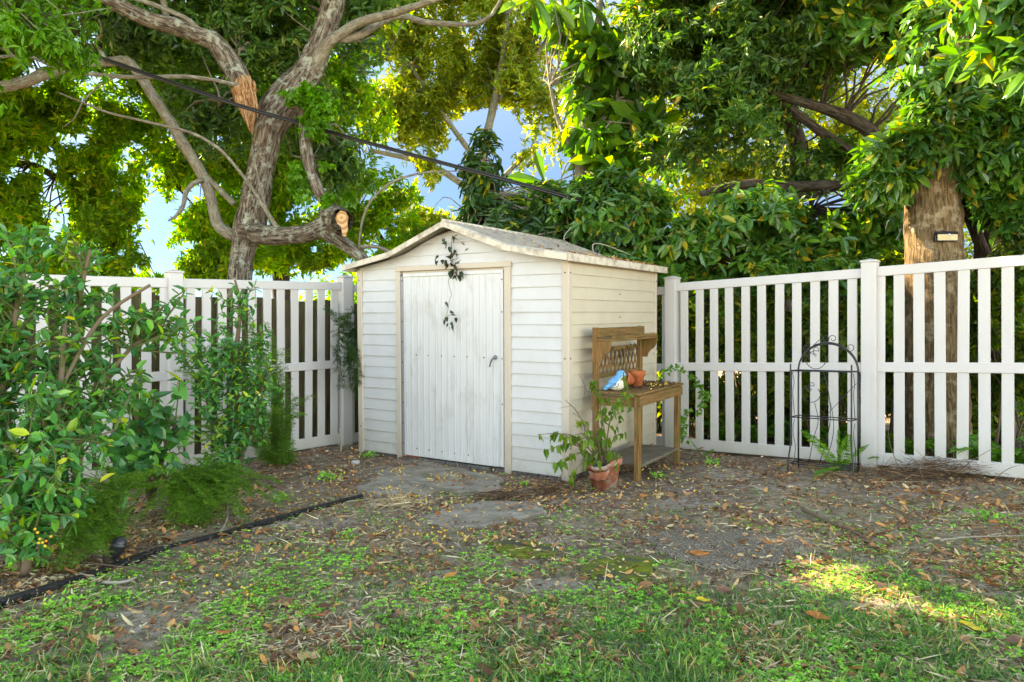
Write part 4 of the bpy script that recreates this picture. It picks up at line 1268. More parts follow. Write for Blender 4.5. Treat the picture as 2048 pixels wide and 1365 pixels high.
def limb(mb, pts, Y=10.0, n=12, jit=.08, step=.10, seed=0, ridges=0.05):
    P_ = [at(p[0], p[1], p[3] if len(p) > 3 else Y) - base_bt for p in pts]; r_ = [BRK * p[2] / F * (p[3] if len(p) > 3 else Y) for p in pts]
    mb.tube(P_, r_, n, True, jit, ridges, step, seed)


mb = MB()
limb(mb, [(478, 820, 34), (477, 700, 30), (478, 600, 29), (483, 530, 27), (488, 490, 29), (497, 462, 36), (504, 430, 36), (513, 385, 32), (522, 335, 30), (530, 295, 30), (537, 262, 35), (552, 225, 42), (580, 190, 43), (608, 155, 36), (628, 120, 30), (645, 75, 27), (662, 25, 26), (675, -30, 25), (690, -140, 22), (730, -300, 16), (760, -430, 9)], n=36, jit=.07, step=.05, ridges=.07)
mb.build('trunk', M_bark, bt, True); BRK = .88
mb = MB(); BRK = .68
limb(mb, [(604, 168, 22), (635, 120, 20, 9.9), (655, 88, 17, 9.8), (680, 70, 15, 9.7), (720, 45, 13, 9.6), (790, 25, 11, 9.4), (850, 6, 9, 9.2), (900, -14, 8, 9.1), (1000, -80, 5, 8.9)], seed=2)
mb.build('limb', M_barks, bt, True)
mb = MB()
limb(mb, [(668, 72, 12, 9.7), (690, 78, 12, 9.75), (725, 68, 11, 9.8), (769, 40, 10, 9.9), (804, 31, 9, 9.9), (848, 44, 8, 9.9), (900, 48, 7, 9.9), (950, 47, 6, 9.9), (985, 28, 5, 9.9), (1005, -10, 4, 9.9)], seed=3)
mb.build('limb', M_barks, bt, True)
mb = MB(); BRK = .85   # torn limb hanging by the trunk
limb(mb, [(488, 178, 27, 9.75), (470, 140, 25, 9.75), (448, 108, 23, 9.75), (425, 80, 22, 9.7), (395, 70, 19, 9.6), (350, 52, 18, 9.5), (300, 40, 17, 9.4), (240, 12, 16, 9.3), (180, -25, 14, 9.2), (80, -90, 10, 9)], n=18, seed=4)
torn = mb.build('torn_limb', M_bark, bt, True)
mb = MB()   # splintered wood flake
pts = [(484, 156, 14, 9.66), (489, 180, 25, 9.64), (494, 205, 23, 9.64), (498, 228, 15, 9.66), (502, 248, 8, 9.68), (505, 268, 2, 9.7)]
P_ = [at(p[0], p[1], p[3]) - base_bt for p in pts]; mb.tube(P_, [.66 * p[2] / F * 9.7 for p in pts], 34, True, .34, .16, .03, 9)
V0 = mb.V[0]
mb.build('splintered_wood', M_torn, torn)
mb = MB()
for (a, b, c2, d2) in ((484, 172, 494, 236), (500, 165, 510, 228), (470, 180, 490, 244), (510, 190, 515, 236), (477, 192, 499, 262), (490, 180, 480, 150), (500, 176, 497, 146), (508, 182, 507, 160), (472, 186, 466, 168)):
    mb = MB(); mb.tube([at(a, b, 9.56) - base_bt, at((a + c2) / 2 + 2, (b + d2) / 2, 9.52) - base_bt, at(c2, d2, 9.58) - base_bt], [.016, .022, .003], 6, True, .4, 0, .04); mb.build('splinter', M_torn, torn)
for nm_, pts, m_, sd_ in [
    ('limb', [(470, 472, 21), (440, 455, 19), (428, 425, 17), (420, 390, 16), (402, 345, 18), (365, 285, 17), (335, 235, 17), (305, 190, 17), (278, 148, 16), (252, 122, 16), (215, 124, 15), (160, 130, 17), (100, 143, 18), (45, 165, 18), (-30, 178, 18), (-150, 190, 15), (-300, 160, 10)], M_barks, 5),
    ('limb', [(488, 462, 25, 9.9), (530, 470, 24, 9.8), (570, 471, 22, 9.7), (610, 467, 22, 9.6), (645, 455, 24, 9.5), (668, 445, 27, 9.45), (684, 438, 29, 9.4)], M_bark, 6),
    ('limb', [(640, 458, 18, 9.5), (672, 476, 19, 9.45), (705, 500, 15, 9.45), (730, 522, 12, 9.4), (745, 560, 10, 9.4), (755, 640, 8, 9.4)], M_bark, 7),
    ('limb', [(588, 205, 17, 9.85), (602, 207, 14, 9.75), (609, 235, 14, 9.6), (611, 285, 15, 9.5), (619, 335, 14, 9.45), (636, 378, 14, 9.45), (655, 408, 14, 9.45), (670, 428, 17, 9.45)], M_bark, 8),
    ('branch', [(482, 172, 9, 9.6), (462, 168, 7, 9.5), (430, 160, 6, 9.4), (370, 153, 7, 9.3), (300, 154, 7, 9.2), (240, 153, 7, 9.1), (170, 146, 7, 9.0), (110, 132, 7, 8.9), (60, 113, 6, 8.8), (20, 112, 5, 8.7), (-60, 120, 4, 8.6)], M_barks, 9),
    ('branch', [(108, 135, 5, 8.9), (85, 105, 4, 8.8), (50, 85, 4, 8.7), (5, 70, 3, 8.6)], M_barks, 10),
    ('branch', [(408, 72, 8, 9.6), (380, 42, 8, 9.5), (330, 18, 8, 9.4), (280, 0, 7, 9.3), (220, -20, 6, 9.2)], M_barks, 11),
    ('branch', [(335, 50, 12, 9.7), (330, 20, 11, 9.8), (322, -20, 10, 9.9)], M_barks, 12),
    ('branch', [(468, 408, 9), (445, 385, 9), (424, 364, 8), (412, 350, 7)], M_barks, 13),
    ('branch', [(405, 360, 8, 9.9), (385, 368, 8, 9.8), (372, 385, 8, 9.7), (366, 412, 7, 9.6), (350, 434, 5, 9.5), (336, 442, 2, 9.5)], M_barks, 14),
    ('branch', [(115, 184, 2, 8.9), (165, 205, 3, 9), (220, 226, 4, 9.1), (300, 245, 4.5, 9.2), (380, 265, 5, 9.3), (435, 295, 5, 9.4), (475, 338, 5, 9.5), (510, 385, 5.5, 9.6), (535, 425, 6.5, 9.65), (552, 452, 8, 9.7), (565, 462, 9, 9.7)], M_barks, 15),
    ('branch', [(503, 292, 1.5, 9.5), (514, 345, 3, 9.5), (527, 400, 4, 9.6), (545, 446, 6, 9.7)], M_barks, 16),
    ('branch', [(718, 492, 3, 9.3), (724, 445, 4, 9.2), (742, 402, 4, 9.1), (785, 364, 4, 9), (850, 345, 3, 8.9), (925, 342, 1.5, 8.8)], M_barks, 17),
    ('branch', [(722, 494, 7, 9.3), (755, 494, 6, 9.2), (790, 508, 5, 9.1)], M_barks, 18),
    ('branch', [(230, 155, 2.5, 9.1), (200, 170, 3, 9), (165, 205, 2.5, 9), (150, 235, 2, 9), (125, 255, 1, 9)], M_barks, 19),
    ('branch', [(214, 122, 7, 9.9), (200, 100, 6, 9.8), (190, 88, 5, 9.8), (205, 60, 4, 9.7), (195, 35, 2, 9.7)], M_bark, 20)]:
    f_ = {5: .70, 2: .72, 3: .75}.get(sd_, .93 if nm_ == 'limb' else .72); pts = [(p[0], p[1], p[2] * f_, *p[3:]) for p in pts]
    mb = MB(); limb(mb, pts, n=16 if nm_ == 'limb' else 8, seed=sd_, jit=.07 if nm_ == 'limb' else .04, step=.07); mb.build(nm_, m_, bt, True)
# sawn stub
mb = MB()
Pst = [at(662, 436, 9.6), at(676, 440, 9.32), at(684, 442, 9.18)]
mb.tube([p - base_bt for p in Pst], [.17, .165, .15], 20, False, .1, .05, .06, 33); mb.build('sawn_stub', M_bark, bt, True)
mb = MB(); cc = at(684, 442, 9.08) - base_bt
face = [(-11, -14), (-4, -22), (6, -19), (12, -9), (11, 4), (13, 18), (10, 33), (4, 31), (-1, 12), (-8, 6), (-13, -4)]
Vc = np.array([[a * 9.1 / F, -.012 - .002 * b, -b * 9.1 / F] for a, b in face]); Vc = np.concatenate([Vc, Vc + [0, .03, 0]]); nf_ = len(face)
mb.add(Vc + cc, [np.array([[i, (i + 1) % nf_, nf_ + (i + 1) % nf_, nf_ + i] for i in range(nf_)]), np.arange(nf_)[None, ::-1]]); mb.build('cut_face', M_cut, bt)
# ivy on the hanging limb
r = np.random.default_rng(77)
iv = [(600, 185, 50, 35, 9.4, .25), (640, 210, 45, 30, 9.4, .25), (625, 250, 30, 40, 9.35, .2), (600, 360, 30, 50, 9.4, .15), (640, 330, 30, 30, 9.35, .2), (690, 400, 40, 30, 9.3, .2), (650, 400, 40, 40, 9.35, .2)]
ivy = empty('climbing_ivy', at(615, 300, 9.45), 'bright green ivy climbing the hanging limb of the broken tree', 'vine')
crown('foliage', ivy, iv, L_creep, 8, 1000, 5, .058, .042, 1.2, -.1, 'heart', .5, .1)

bt_gaps = gaps([(110, 400, 34, 75, .9), (310, 460, 24, 80, .9), (170, 60, 40, 30, .6), (280, 300, 30, 40, .5), (965, 300, 75, 85, .96), (1010, 270, 40, 40, .85), (905, 390, 35, 45, .8), (760, 330, 40, 30, .5), (30, 300, 40, 40, .6), (850, 80, 60, 60, .5), (740, 150, 40, 60, .4), (325, 530, 28, 35, .9)])
o, Pt = crown('foliage', bt, [(420, 50, 170, 110, 10.8, 1.2), (560, 60, 130, 110, 11, 1.2), (250, 60, 170, 80, 10.6, 1), (620, -80, 300, 120, 10.5, 1.8), (200, -120, 350, 120, 10.5, 2), (640, 250, 80, 130, 10.9, .7), (680, 330, 90, 90, 10.8, .6, .7), (440, 230, 130, 90, 11.2, .7), (730, 40, 90, 120, 10.8, .9), (860, -60, 200, 110, 10.5, 1.5)],
              L_oakd, 11, 8500, 6, .115, .042, 1.2, -.22, 'diamond', .35, .15, hole=bt_gaps)
limbs_pts = np.array([at(a, b, 10.5) for a, b in ((480, 100), (600, 150), (660, 30), (300, 40), (150, 60), (700, 80), (820, 30), (640, 250), (440, 200), (500, -80), (300, -100), (700, -100), (850, -50), (620, 320))])
twigs(bt, Pt, limbs_pts, M_barks, r, 170)

# ------------------------------------------------------------------ other trees on the left and behind
def tree(name, label, px, Y, trunk_px, blobs, lm, bm, seed, ntip, limbs=(), grp=None, cname='crown', shade=None, **kw):
    b = at(px, 700, Y); b[2] = 0
    root = empty(name, b, label, 'tree', grp)
    mb = MB(); P_ = [at(p[0], p[1], p[3] if len(p) > 3 else Y) - b for p in trunk_px]; P_[0][2] = -.1
    mb.tube(P_, [p[2] / F * Y for p in trunk_px], 14, True, .08, .04, .15, seed); mb.build('trunk', bm, root, True)
    lp = []
    for L_ in limbs:
        P_ = [at(p[0], p[1], p[3] if len(p) > 3 else Y) for p in L_]
        mb = MB(); mb.tube([p - b for p in P_], [p[2] / F * Y for p in L_], 9, True, .08, 0, .15, seed + 1); mb.build('limb', bm, root, True)
        lp += list(resample(P_, [1] * len(P_), .5)[0])
    o, Pt = crown(cname, root, blobs, lm, seed, ntip, **kw)
    if shade: crown('added_shade_crown', root, shade[0], lm, seed + 9, shade[1], 7, .26, .10, .5, -.6)  # added out-of-view foliage, placed to keep the sun off the yard
    if not lp: lp = [at(p[0], p[1], Y) for p in trunk_px]
    tr_ = np.random.default_rng(seed + 5)
    twigs(root, Pt, np.array(lp), bm, tr_, 140, .012)
    return root


TG = 'trees beyond the fences'
tree('spreading_tree', 'yellow-green spreading tree at the far left behind the bush', 60, 14, [(-150, 900, 30), (-140, 500, 26), (-60, 250, 22), (60, 100, 15)],
     [(-20, 250, 150, 90, 13.5, 1.4), (30, 400, 80, 150, 13.5, .8), (190, 430, 85, 130, 13.6, .9), (420, 540, 90, 40, 13.6, .6), (330, 560, 80, 25, 13.6, .5), (110, 210, 160, 70, 13.2, 1.2), (250, 250, 130, 60, 13.4, 1), (200, 330, 100, 60, 13.4, 1), (60, 520, 120, 50, 13.6, .9), (220, 520, 90, 45, 13.6, .7), (50, 30, 200, 110, 13, 1.5), (-60, 180, 120, 120, 13, 1), (300, 130, 120, 80, 13.4, 1), (20, 330, 80, 70, 13.5, .8), (200, 390, 110, 60, 13.7, .9), (60, 450, 110, 60, 13.8, .9), (240, 560, 110, 35, 13.9, .8), (120, 570, 150, 40, 14, .8)],
     L_oak, M_barkd, 21, 19000, [[(-60, 250, 18), (60, 200, 14), (180, 240, 12), (320, 300, 8), (360, 380, 3)], [(60, 200, 12), (110, 290, 9), (200, 350, 7), (240, 480, 3)], [(-60, 330, 9), (60, 330, 8), (150, 380, 6), (200, 420, 3)], [(60, 200, 12), (200, 130, 9), (330, 210, 9), (420, 300, 6)]],
     TG, shade=([(-250, 100, 200, 200, 12.5, 2), (-350, 350, 200, 200, 12.5, 2), (-500, 0, 300, 200, 11, 2.5), (0, -200, 350, 150, 12.5, 2), (-600, -220, 320, 130, 10, 1.5), (-100, -250, 320, 120, 9.8, 1.5), (-900, 200, 250, 300, 9, 2), (-750, -100, 300, 250, 7, 2), (-450, -330, 350, 160, 7.6, 2), (-30, -430, 380, 160, 8, 2)], 9000), nl=6, dk=.6, L=.125, W=.042, nk=1.3, thr=-.16, droop=.4, up=.1, hole=bt_gaps)
tree('shade_tree', 'tall shade tree directly behind the broken trunk with yellow-green leaves', 560, 14.5, [(560, 900, 20), (560, 500, 16), (520, 250, 14), (480, 60, 10)],
     [(420, 330, 110, 80, 14, .9), (540, 400, 130, 90, 14, .9), (700, 440, 110, 70, 13.8, .8), (600, 510, 160, 45, 13.8, .8), (440, 500, 70, 60, 14, .7), (480, 120, 200, 120, 14.5, 1.3), (690, 180, 110, 130, 14.5, 1), (620, 300, 100, 80, 14.3, .9), (800, 470, 90, 50, 13.5, .7), (380, 190, 110, 80, 14, 1), (760, 380, 70, 60, 14, .7), (430, 440, 90, 60, 14, .8), (385, 480, 45, 80, 14, .7), (400, 540, 60, 30, 14, .6), (360, 300, 80, 60, 14, .7), (560, 270, 110, 80, 14, .8)],
     L_oak, M_barkd, 22, 18000, [[(540, 300, 12), (430, 240, 10), (350, 200, 8), (340, 190, 4)], [(530, 300, 10), (620, 330, 8), (720, 420, 6), (780, 500, 3)], [(500, 200, 8), (600, 120, 7), (700, 60, 4)]],
     TG, shade=([(600, -150, 300, 150, 14, 2), (350, -260, 300, 120, 9.6, 1.5), (680, -240, 240, 100, 9.6, 1.3)], 3300), nl=6, dk=.6, L=.12, W=.042, nk=1.3, thr=-.16, droop=.35, up=.15, hole=bt_gaps)
tree('slender_tree', 'airy pale yellow tree with thin crown in the middle distance', 900, 19, [(930, 900, 14), (925, 500, 11), (960, 330, 9), (1000, 150, 7), (1020, 0, 5)],
     [(820, 60, 130, 110, 19, 1.4), (930, 130, 120, 90, 19, 1.2), (1020, 60, 120, 130, 19, 1.2), (1000, 170, 90, 50, 19, 1), (900, 200, 70, 35, 19, .8), (1080, 200, 50, 60, 19, .8), (840, 330, 50, 40, 18, .8),  (780, 210, 110, 70, 19, 1.1), (860, 260, 90, 50, 19, 1, .6), (1020, 300, 60, 60, 19, .8, .5), (1060, 420, 90, 50, 18, .8), (900, -80, 250, 120, 19, 2), (980, 420, 60, 40, 18, .7, .5), (860, 440, 70, 50, 17, .7)],
     L_far, M_barks, 23, 21000, [[(930, 420, 7), (1000, 360, 6), (1060, 300, 3)], [(940, 380, 7), (860, 330, 6), (740, 300, 4)], [(960, 330, 6), (880, 220, 5), (800, 100, 3)], [(1000, 200, 5), (1080, 100, 4), (1120, 20, 2)], [(930, 500, 6), (1010, 400, 5), (1080, 480, 3)]],
     TG, nl=6, L=.13, W=.048, nk=.7, thr=-.1, droop=.3, hole=bt_gaps)
tree('distant_tree', 'bright distant yellow-green tree glimpsed through the right-hand foliage', 1500, 21, [(1500, 900, 14), (1500, 400, 10), (1540, 200, 7)],
     [(1450, 350, 200, 130, 21, 1.5), (1700, 250, 180, 130, 21, 1.5), (1250, 250, 200, 150, 21, 1.5), (1900, 300, 200, 200, 21, 1.5), (1500, 550, 300, 120, 20, 1.5), (1900, 560, 250, 150, 20, 1.5), (1250, 500, 180, 100, 20, 1.5), (1500, 100, 400, 130, 21, 2)],
     L_far, M_barks, 24, 12000, [[(1500, 420, 8), (1460, 330, 6), (1440, 220, 4)], [(1500, 400, 8), (1560, 300, 5), (1600, 180, 3)]], TG, nl=6, L=.17, W=.065, nk=.6, thr=-.3, droop=.3, hole=gaps([(1760, 170, 90, 50, .5), (1650, 250, 60, 40, .4), (1840, 130, 60, 40, .5)]))
tree('umbrella_tree', 'dark umbrella tree with whorled leaves just behind the shed roof', 1000, 9.5, [(1000, 800, 14), (1000, 520, 9), (960, 400, 6), (950, 320, 4)],
     [(965, 360, 42, 75, 9.6, .5), (985, 440, 65, 60, 9.5, .5), (1070, 470, 75, 50, 9.3, .6), (1010, 500, 90, 35, 9.2, .6), (1130, 440, 70, 80, 9.3, .7), (1200, 480, 80, 60, 9, .7)],
     L_schef, M_barks, 25, 2300, (), TG, nl=8, L=.135, W=.045, nk=1.4, thr=-.2, tpl='obov', droop=.45, up=.6, spread=1.0, curl=.25)
tree('breadfruit_tree', 'tree with very large drooping lobed leaves right of the sky gap', 1150, 10.5, [(1150, 900, 16), (1150, 500, 12), (1165, 300, 10), (1190, 120, 8), (1200, 0, 6)],
     [(1110, 150, 90, 80, 10.3, .6), (1150, 240, 110, 80, 10.2, .6), (1100, 330, 75, 70, 10.2, .6), (1200, 110, 120, 90, 10.4, .7), (1080, 400, 45, 45, 10, .4), (1220, 320, 110, 90, 10.3, .6), (1160, 420, 80, 50, 10, .5), (1130, 30, 110, 60, 10.5, .7), (1250, 220, 100, 80, 10.4, .7)],
     L_big, M_barks, 26, 780, [[(1160, 340, 7), (1120, 250, 5), (1100, 170, 3)], [(1165, 300, 6), (1230, 200, 5), (1260, 100, 3)]], TG, nl=9, L=.36, W=.12, nk=.6, thr=-.3, tpl='obov', droop=.75, up=.4, spread=1.0, curl=.35)
tree('evergreen_tree', 'dense dark evergreen tree filling the upper right behind the fence', 1500, 10, [(1560, 900, 26), (1560, 500, 22), (1600, 330, 18), (1560, 180, 14), (1500, 0, 10)],
     [(1350, 120, 150, 130, 9.6, .9), (1500, 150, 160, 120, 9.5, .9), (1400, 280, 140, 90, 9.4, .8), (1290, 330, 90, 90, 9.2, .7), (1530, 40, 220, 90, 9.5, 1), (1700, 40, 200, 80, 9.4, 1), (1850, 60, 160, 80, 9, .9), (1500, 300, 90, 60, 9.5, .6, .6), (1650, 330, 110, 60, 9.2, .7), (1500, -120, 400, 130, 9.5, 2), (1950, -80, 300, 120, 8.5, 1.5), (1600, 130, 110, 70, 9.6, .7)],
     L_dark, M_barkd, 27, 30000, [[(1830, 430, 12, 9), (1790, 330, 12, 9), (1740, 262, 13, 9), (1690, 232, 12, 9), (1640, 214, 9, 9), (1560, 190, 7, 9), (1520, 170, 5, 9)], [(1560, 200, 8, 9.1), (1640, 262, 8, 9.05), (1700, 300, 7, 9), (1790, 360, 6, 9)], [(1400, 388, 5, 8.6), (1440, 378, 8, 8.6), (1500, 368, 9, 8.6), (1580, 374, 10, 8.7), (1680, 372, 9, 8.8), (1780, 400, 9, 8.8)], [(1560, 180, 10), (1450, 60, 8), (1380, -40, 5)]],
     TG, nl=8, L=.092, W=.036, nk=.9, thr=-.4, droop=.3, up=.2, tpl='diamond', hole=gaps([(1760, 165, 100, 48, .93), (1650, 235, 55, 50, .8), (1560, 310, 80, 60, .85), (1470, 330, 60, 80, .85), (1300, 410, 50, 30, .7), (1850, 130, 60, 30, .5)]))
tree('laurel_tree', 'laurel-like tree with glossy leaves between the shed and the right fence post', 1400, 8.8, [(1400, 900, 14), (1410, 600, 11), (1440, 480, 8), (1430, 380, 5)],
     [(1250, 440, 110, 80, 8.9, .6), (1370, 480, 120, 70, 8.7, .6), (1500, 450, 110, 80, 8.6, .6), (1620, 470, 120, 80, 8.4, .6), (1740, 440, 80, 80, 8.4, .6), (1300, 540, 120, 50, 8.7, .6), (1500, 550, 150, 50, 8.4, .6), (1680, 540, 120, 50, 8.2, .6)],
     L_mag, M_barkd, 28, 8500, [[(1410, 560, 8), (1320, 480, 6), (1260, 400, 3)], [(1420, 520, 8), (1520, 470, 6), (1620, 420, 3)], [(1300, 500, 4), (1420, 560, 3), (1520, 600, 3)]], TG, nl=6, L=.125, W=.055, nk=1.0, thr=-.4, tpl='oval', droop=.4, up=.3)
tree('magnolia_tree', 'broad glossy leaved tree lit by the sun at the right edge', 1990, 7.6, [(2010, 900, 30), (1985, 640, 26), (1975, 500, 24), (1990, 380, 20), (2080, 200, 14)],
     [(1930, 270, 100, 60, 7.0, .5), (1800, 300, 90, 55, 6.9, .5), (1990, 340, 90, 60, 6.9, .5), (2060, 280, 100, 120, 6.8, .6), (1760, 360, 60, 40, 6.9, .35), (2040, 410, 60, 60, 6.8, .4), (1870, 240, 80, 35, 6.9, .4, .8)],
     L_mag, M_barkd, 29, 3200, [[(1985, 560, 14, 7.6), (1940, 440, 9, 7.4), (1860, 340, 6, 7.2)], [(1985, 560, 12), (2030, 440, 9), (2060, 300, 6)]], TG, nl=7, L=.135, W=.048, nk=.9, thr=-.25, tpl='oval', droop=.35, up=.4, curl=.2)
tree('overhanging_tree', 'tree whose large leaves hang into the top right corner', 2150, 5.2, [(2500, 900, 20), (2480, 400, 18), (2350, 100, 14), (2200, -20, 8)],
     [(2010, 60, 60, 60, 5.0, .35), (2040, 130, 45, 50, 4.9, .3), (1960, 20, 60, 30, 5.1, .3), (2080, 30, 70, 90, 5, .4)],
     L_mag, M_barks, 30, 95, (), TG, nl=8, L=.16, W=.055, nk=1.2, thr=-.6, tpl='oval', droop=.7, up=.1, curl=.2)
# small sprays of the left canopy hanging into the top left corner
tree('willowy_tree', 'light green feathery branches hanging into the top left corner', -250, 7.2, [(-420, 900, 22), (-400, 300, 18), (-250, 50, 10), (-80, -40, 5)],
     [(40, 60, 90, 75, 7.2, .5), (110, 100, 60, 50, 7.2, .4), (-40, 120, 80, 90, 7.2, .6), (20, -40, 160, 70, 7.2, .8)],
     L_creep, M_barks, 31, 700, (), TG, nl=7, L=.10, W=.032, nk=1.0, thr=-.2, droop=.8, up=-.1, curl=.25)
# undergrowth behind right fence
for k, (px, py, rx_, ry_, Y) in enumerate([(1370, 700, 70, 130, 8.9), (1480, 690, 80, 140, 8.4), (1600, 690, 80, 150, 8.0), (1700, 700, 70, 150, 7.8), (1790, 680, 70, 170, 7.6), (1930, 700, 60, 200, 7.6), (2030, 680, 70, 220, 7.0), (1550, 800, 200, 70, 8.6), (1850, 780, 130, 100, 8.6), (1420, 790, 130, 90, 9.6), (1720, 800, 140, 90, 9.4), (2030, 800, 130, 100, 8.6), (1330, 700, 60, 130, 9.4)]):
    b = at(px, 700, Y); b[2] = 0
    sh = empty('understory_shrub', b, 'dark tangled shrub behind the right white fence, ' + ('nearest the bench', 'one step right of the bench', 'left of the wire plant stand', 'directly behind the wire plant stand', 'just left of the thick trunk', 'just right of the thick trunk', 'at the far right end', 'low, under the glossy laurel', 'low, deepest behind the thick trunk', 'low, deepest behind the bench', 'low, deepest behind the plant stand', 'low, at the frame edge', 'beside the rear shed corner')[k], 'shrub', 'shrubs behind the right fence')
    o, Pt = crown('foliage', sh, [(px, py, rx_, ry_, Y, .5)], L_under, 60 + k, 1500, 6, .085, .038, 1.0, -.05, 'diamond', .4, .2)
    rr = np.random.default_rng(70 + k); mb = MB()
    for _ in range(9):
        x0 = rr.uniform(-.3, .3); p = Pt[rr.integers(len(Pt))] - b
        mb.tube([np.array([x0, rr.uniform(-.2, .2), -.05]), np.array([x0 * .8, 0, p[2] * .5]) + rr.normal(size=3) * .08, p], [.012, .009, .004], 5, step=.2)
    mb.build('stems', M_twig, sh, True)
# far thicket so that no bare horizon shows between the trunks
for k, (px, Y, wd) in enumerate([(-300, 20, 260), (100, 22, 200), (700, 22, 220), (900, 20, 150), (1300, 17, 240), (1700, 16, 260), (2150, 15, 260)]):
    b = at(px, 700, Y); b[2] = 0
    sh = empty('distant_thicket', b, 'low green thicket in the distance, ' + ('beyond the far left bush', 'beyond the left fence', 'behind the forked trunk and shed', 'above the shed roof', 'between shed and right fence post', 'behind the middle of the right fence', 'beyond the thick trunk at right')[k], 'thicket', 'thickets beyond the fences')
    crown('foliage', sh, [(px, 650, wd * 1.15, 100, Y, 2.0)], L_oakd if k % 2 else L_oak, 90 + k, 3600, 6, .2, .085, .3, -.3)

# thick trunk with the solar lamp
tb = at(1880, 700, 7.05); tb[2] = 0
tk = empty('thick_trunk_tree', tb, 'thick fibrous brown trunk behind the right fence carrying the solar lamp', 'tree')
mb = MB(); P_ = [at(p[0], p[1], 7.05) - tb for p in [(1884, 960, 0), (1878, 900, 0), (1872, 760, 0), (1868, 600, 0), (1867, 450, 0), (1862, 350, 0), (1868, 270, 0), (1890, 200, 0), (1920, 100, 0), (1940, -60, 0)]]
mb.tube(P_, [.36, .30, .27, .257, .25, .22, .15, .10, .07, .04], 30, True, .05, .03, .05, 40); mb.build('trunk', M_barkp, tk, True)
for pts_ in () and ([(1864, 330, .12), (1830, 250, .08), (1800, 150, .06), (1790, 20, .04)], [(1866, 290, .10), (1850, 200, .06), (1860, 90, .04)]):
    mb = MB(); mb.tube([at(a_, b_, 7.1) - tb for a_, b_, _ in pts_], [q_[2] for q_ in pts_], 10, True, .06, 0, .08); mb.build('limb', M_barkd, tk, True)
crown('foliage', tk, [(1870, 230, 60, 40, 6.7, .3), (1880, 130, 70, 80, 6.7, .35), (1900, 30, 80, 60, 6.7, .35), (1900, 190, 60, 60, 6.8, .35), (1950, 120, 80, 60, 6.9, .4)], L_mag, 45, 800, 6, .12, .045, 1.0, -.3, 'oval', .4, .3)
crown('crown', tk, [(1840, -100, 260, 160, 7.2, 1.5), (1820, -300, 300, 200, 7.2, 2)], L_mag, 44, 1500, 7, .14, .05, .7, -.3, 'oval')
sl = at(1892, 472, 6.79)
lamp = empty('solar_lamp', sl, 'black solar wall lamp with a yellowed lens fixed to the thick trunk', 'lamp')
mb = MB(); mb.bbox((-.098, -.035, .012), (.098, .035, .042), .006); mb.V[-1][:, 2] += -.25 * (mb.V[-1][:, 1] + .035) * 0 + .0; mb.V[-1][:, 1] *= 1 - .3 * (mb.V[-1][:, 2] > .03); mb.bbox((-.098, .0, -.05), (.098, .04, .0115), .004); mb.bbox((-.095, -.03, -.052), (.095, -.0, -.044), .002); mb.build('housing', M_black, lamp)
mb = MB(); a = np.linspace(-.9, .9, 15); Vv = [];
for q_ in a: Vv += [(.094 * q_ / .9, -.012 - .022 * math.cos(q_), -.044), (.094 * q_ / .9, -.012 - .022 * math.cos(q_), .012)]
mb.add(np.array(Vv), np.array([[2 * i, 2 * i + 2, 2 * i + 3, 2 * i + 1] for i in range(14)])); mb.build('lens', M_lens, lamp)
mb = MB(); mb.lathe([(.012, -.006), (.012, .004), (.007, .010), (0, .012)], (0, 0, 0), 14, np.array([[1, 0, 0, .012], [0, 0, -1, -.034], [0, 1, 0, .006], [0, 0, 0, 1.]])); mb.build('sensor', M_white, lamp)

# overhead cable
c0 = at(-500, -120, 9.6); pts = [(-300, -58, 8.5), (30, 57, 8.8), (160, 103, 8.95), (330, 162, 9.1), (470, 210, 9.2), (590, 245, 9.55), (700, 277, 9.6), (850, 318, 9.2), (1000, 358, 8.7), (1100, 386, 8.5), (1180, 408, 8.6), (1300, 440, 9.4)]
pts = [at(*p) for p in pts]
mb = MB(); mb.tube(pts, .017, 8, step=.2); mb.tube([p + np.array([.01, -.01, .022]) for p in pts], .009, 6, step=.2)
o = mb.build('overhead_cable', M_cable, None, True); tag(o, 'black overhead utility cable slanting down across the broken tree', 'cable')

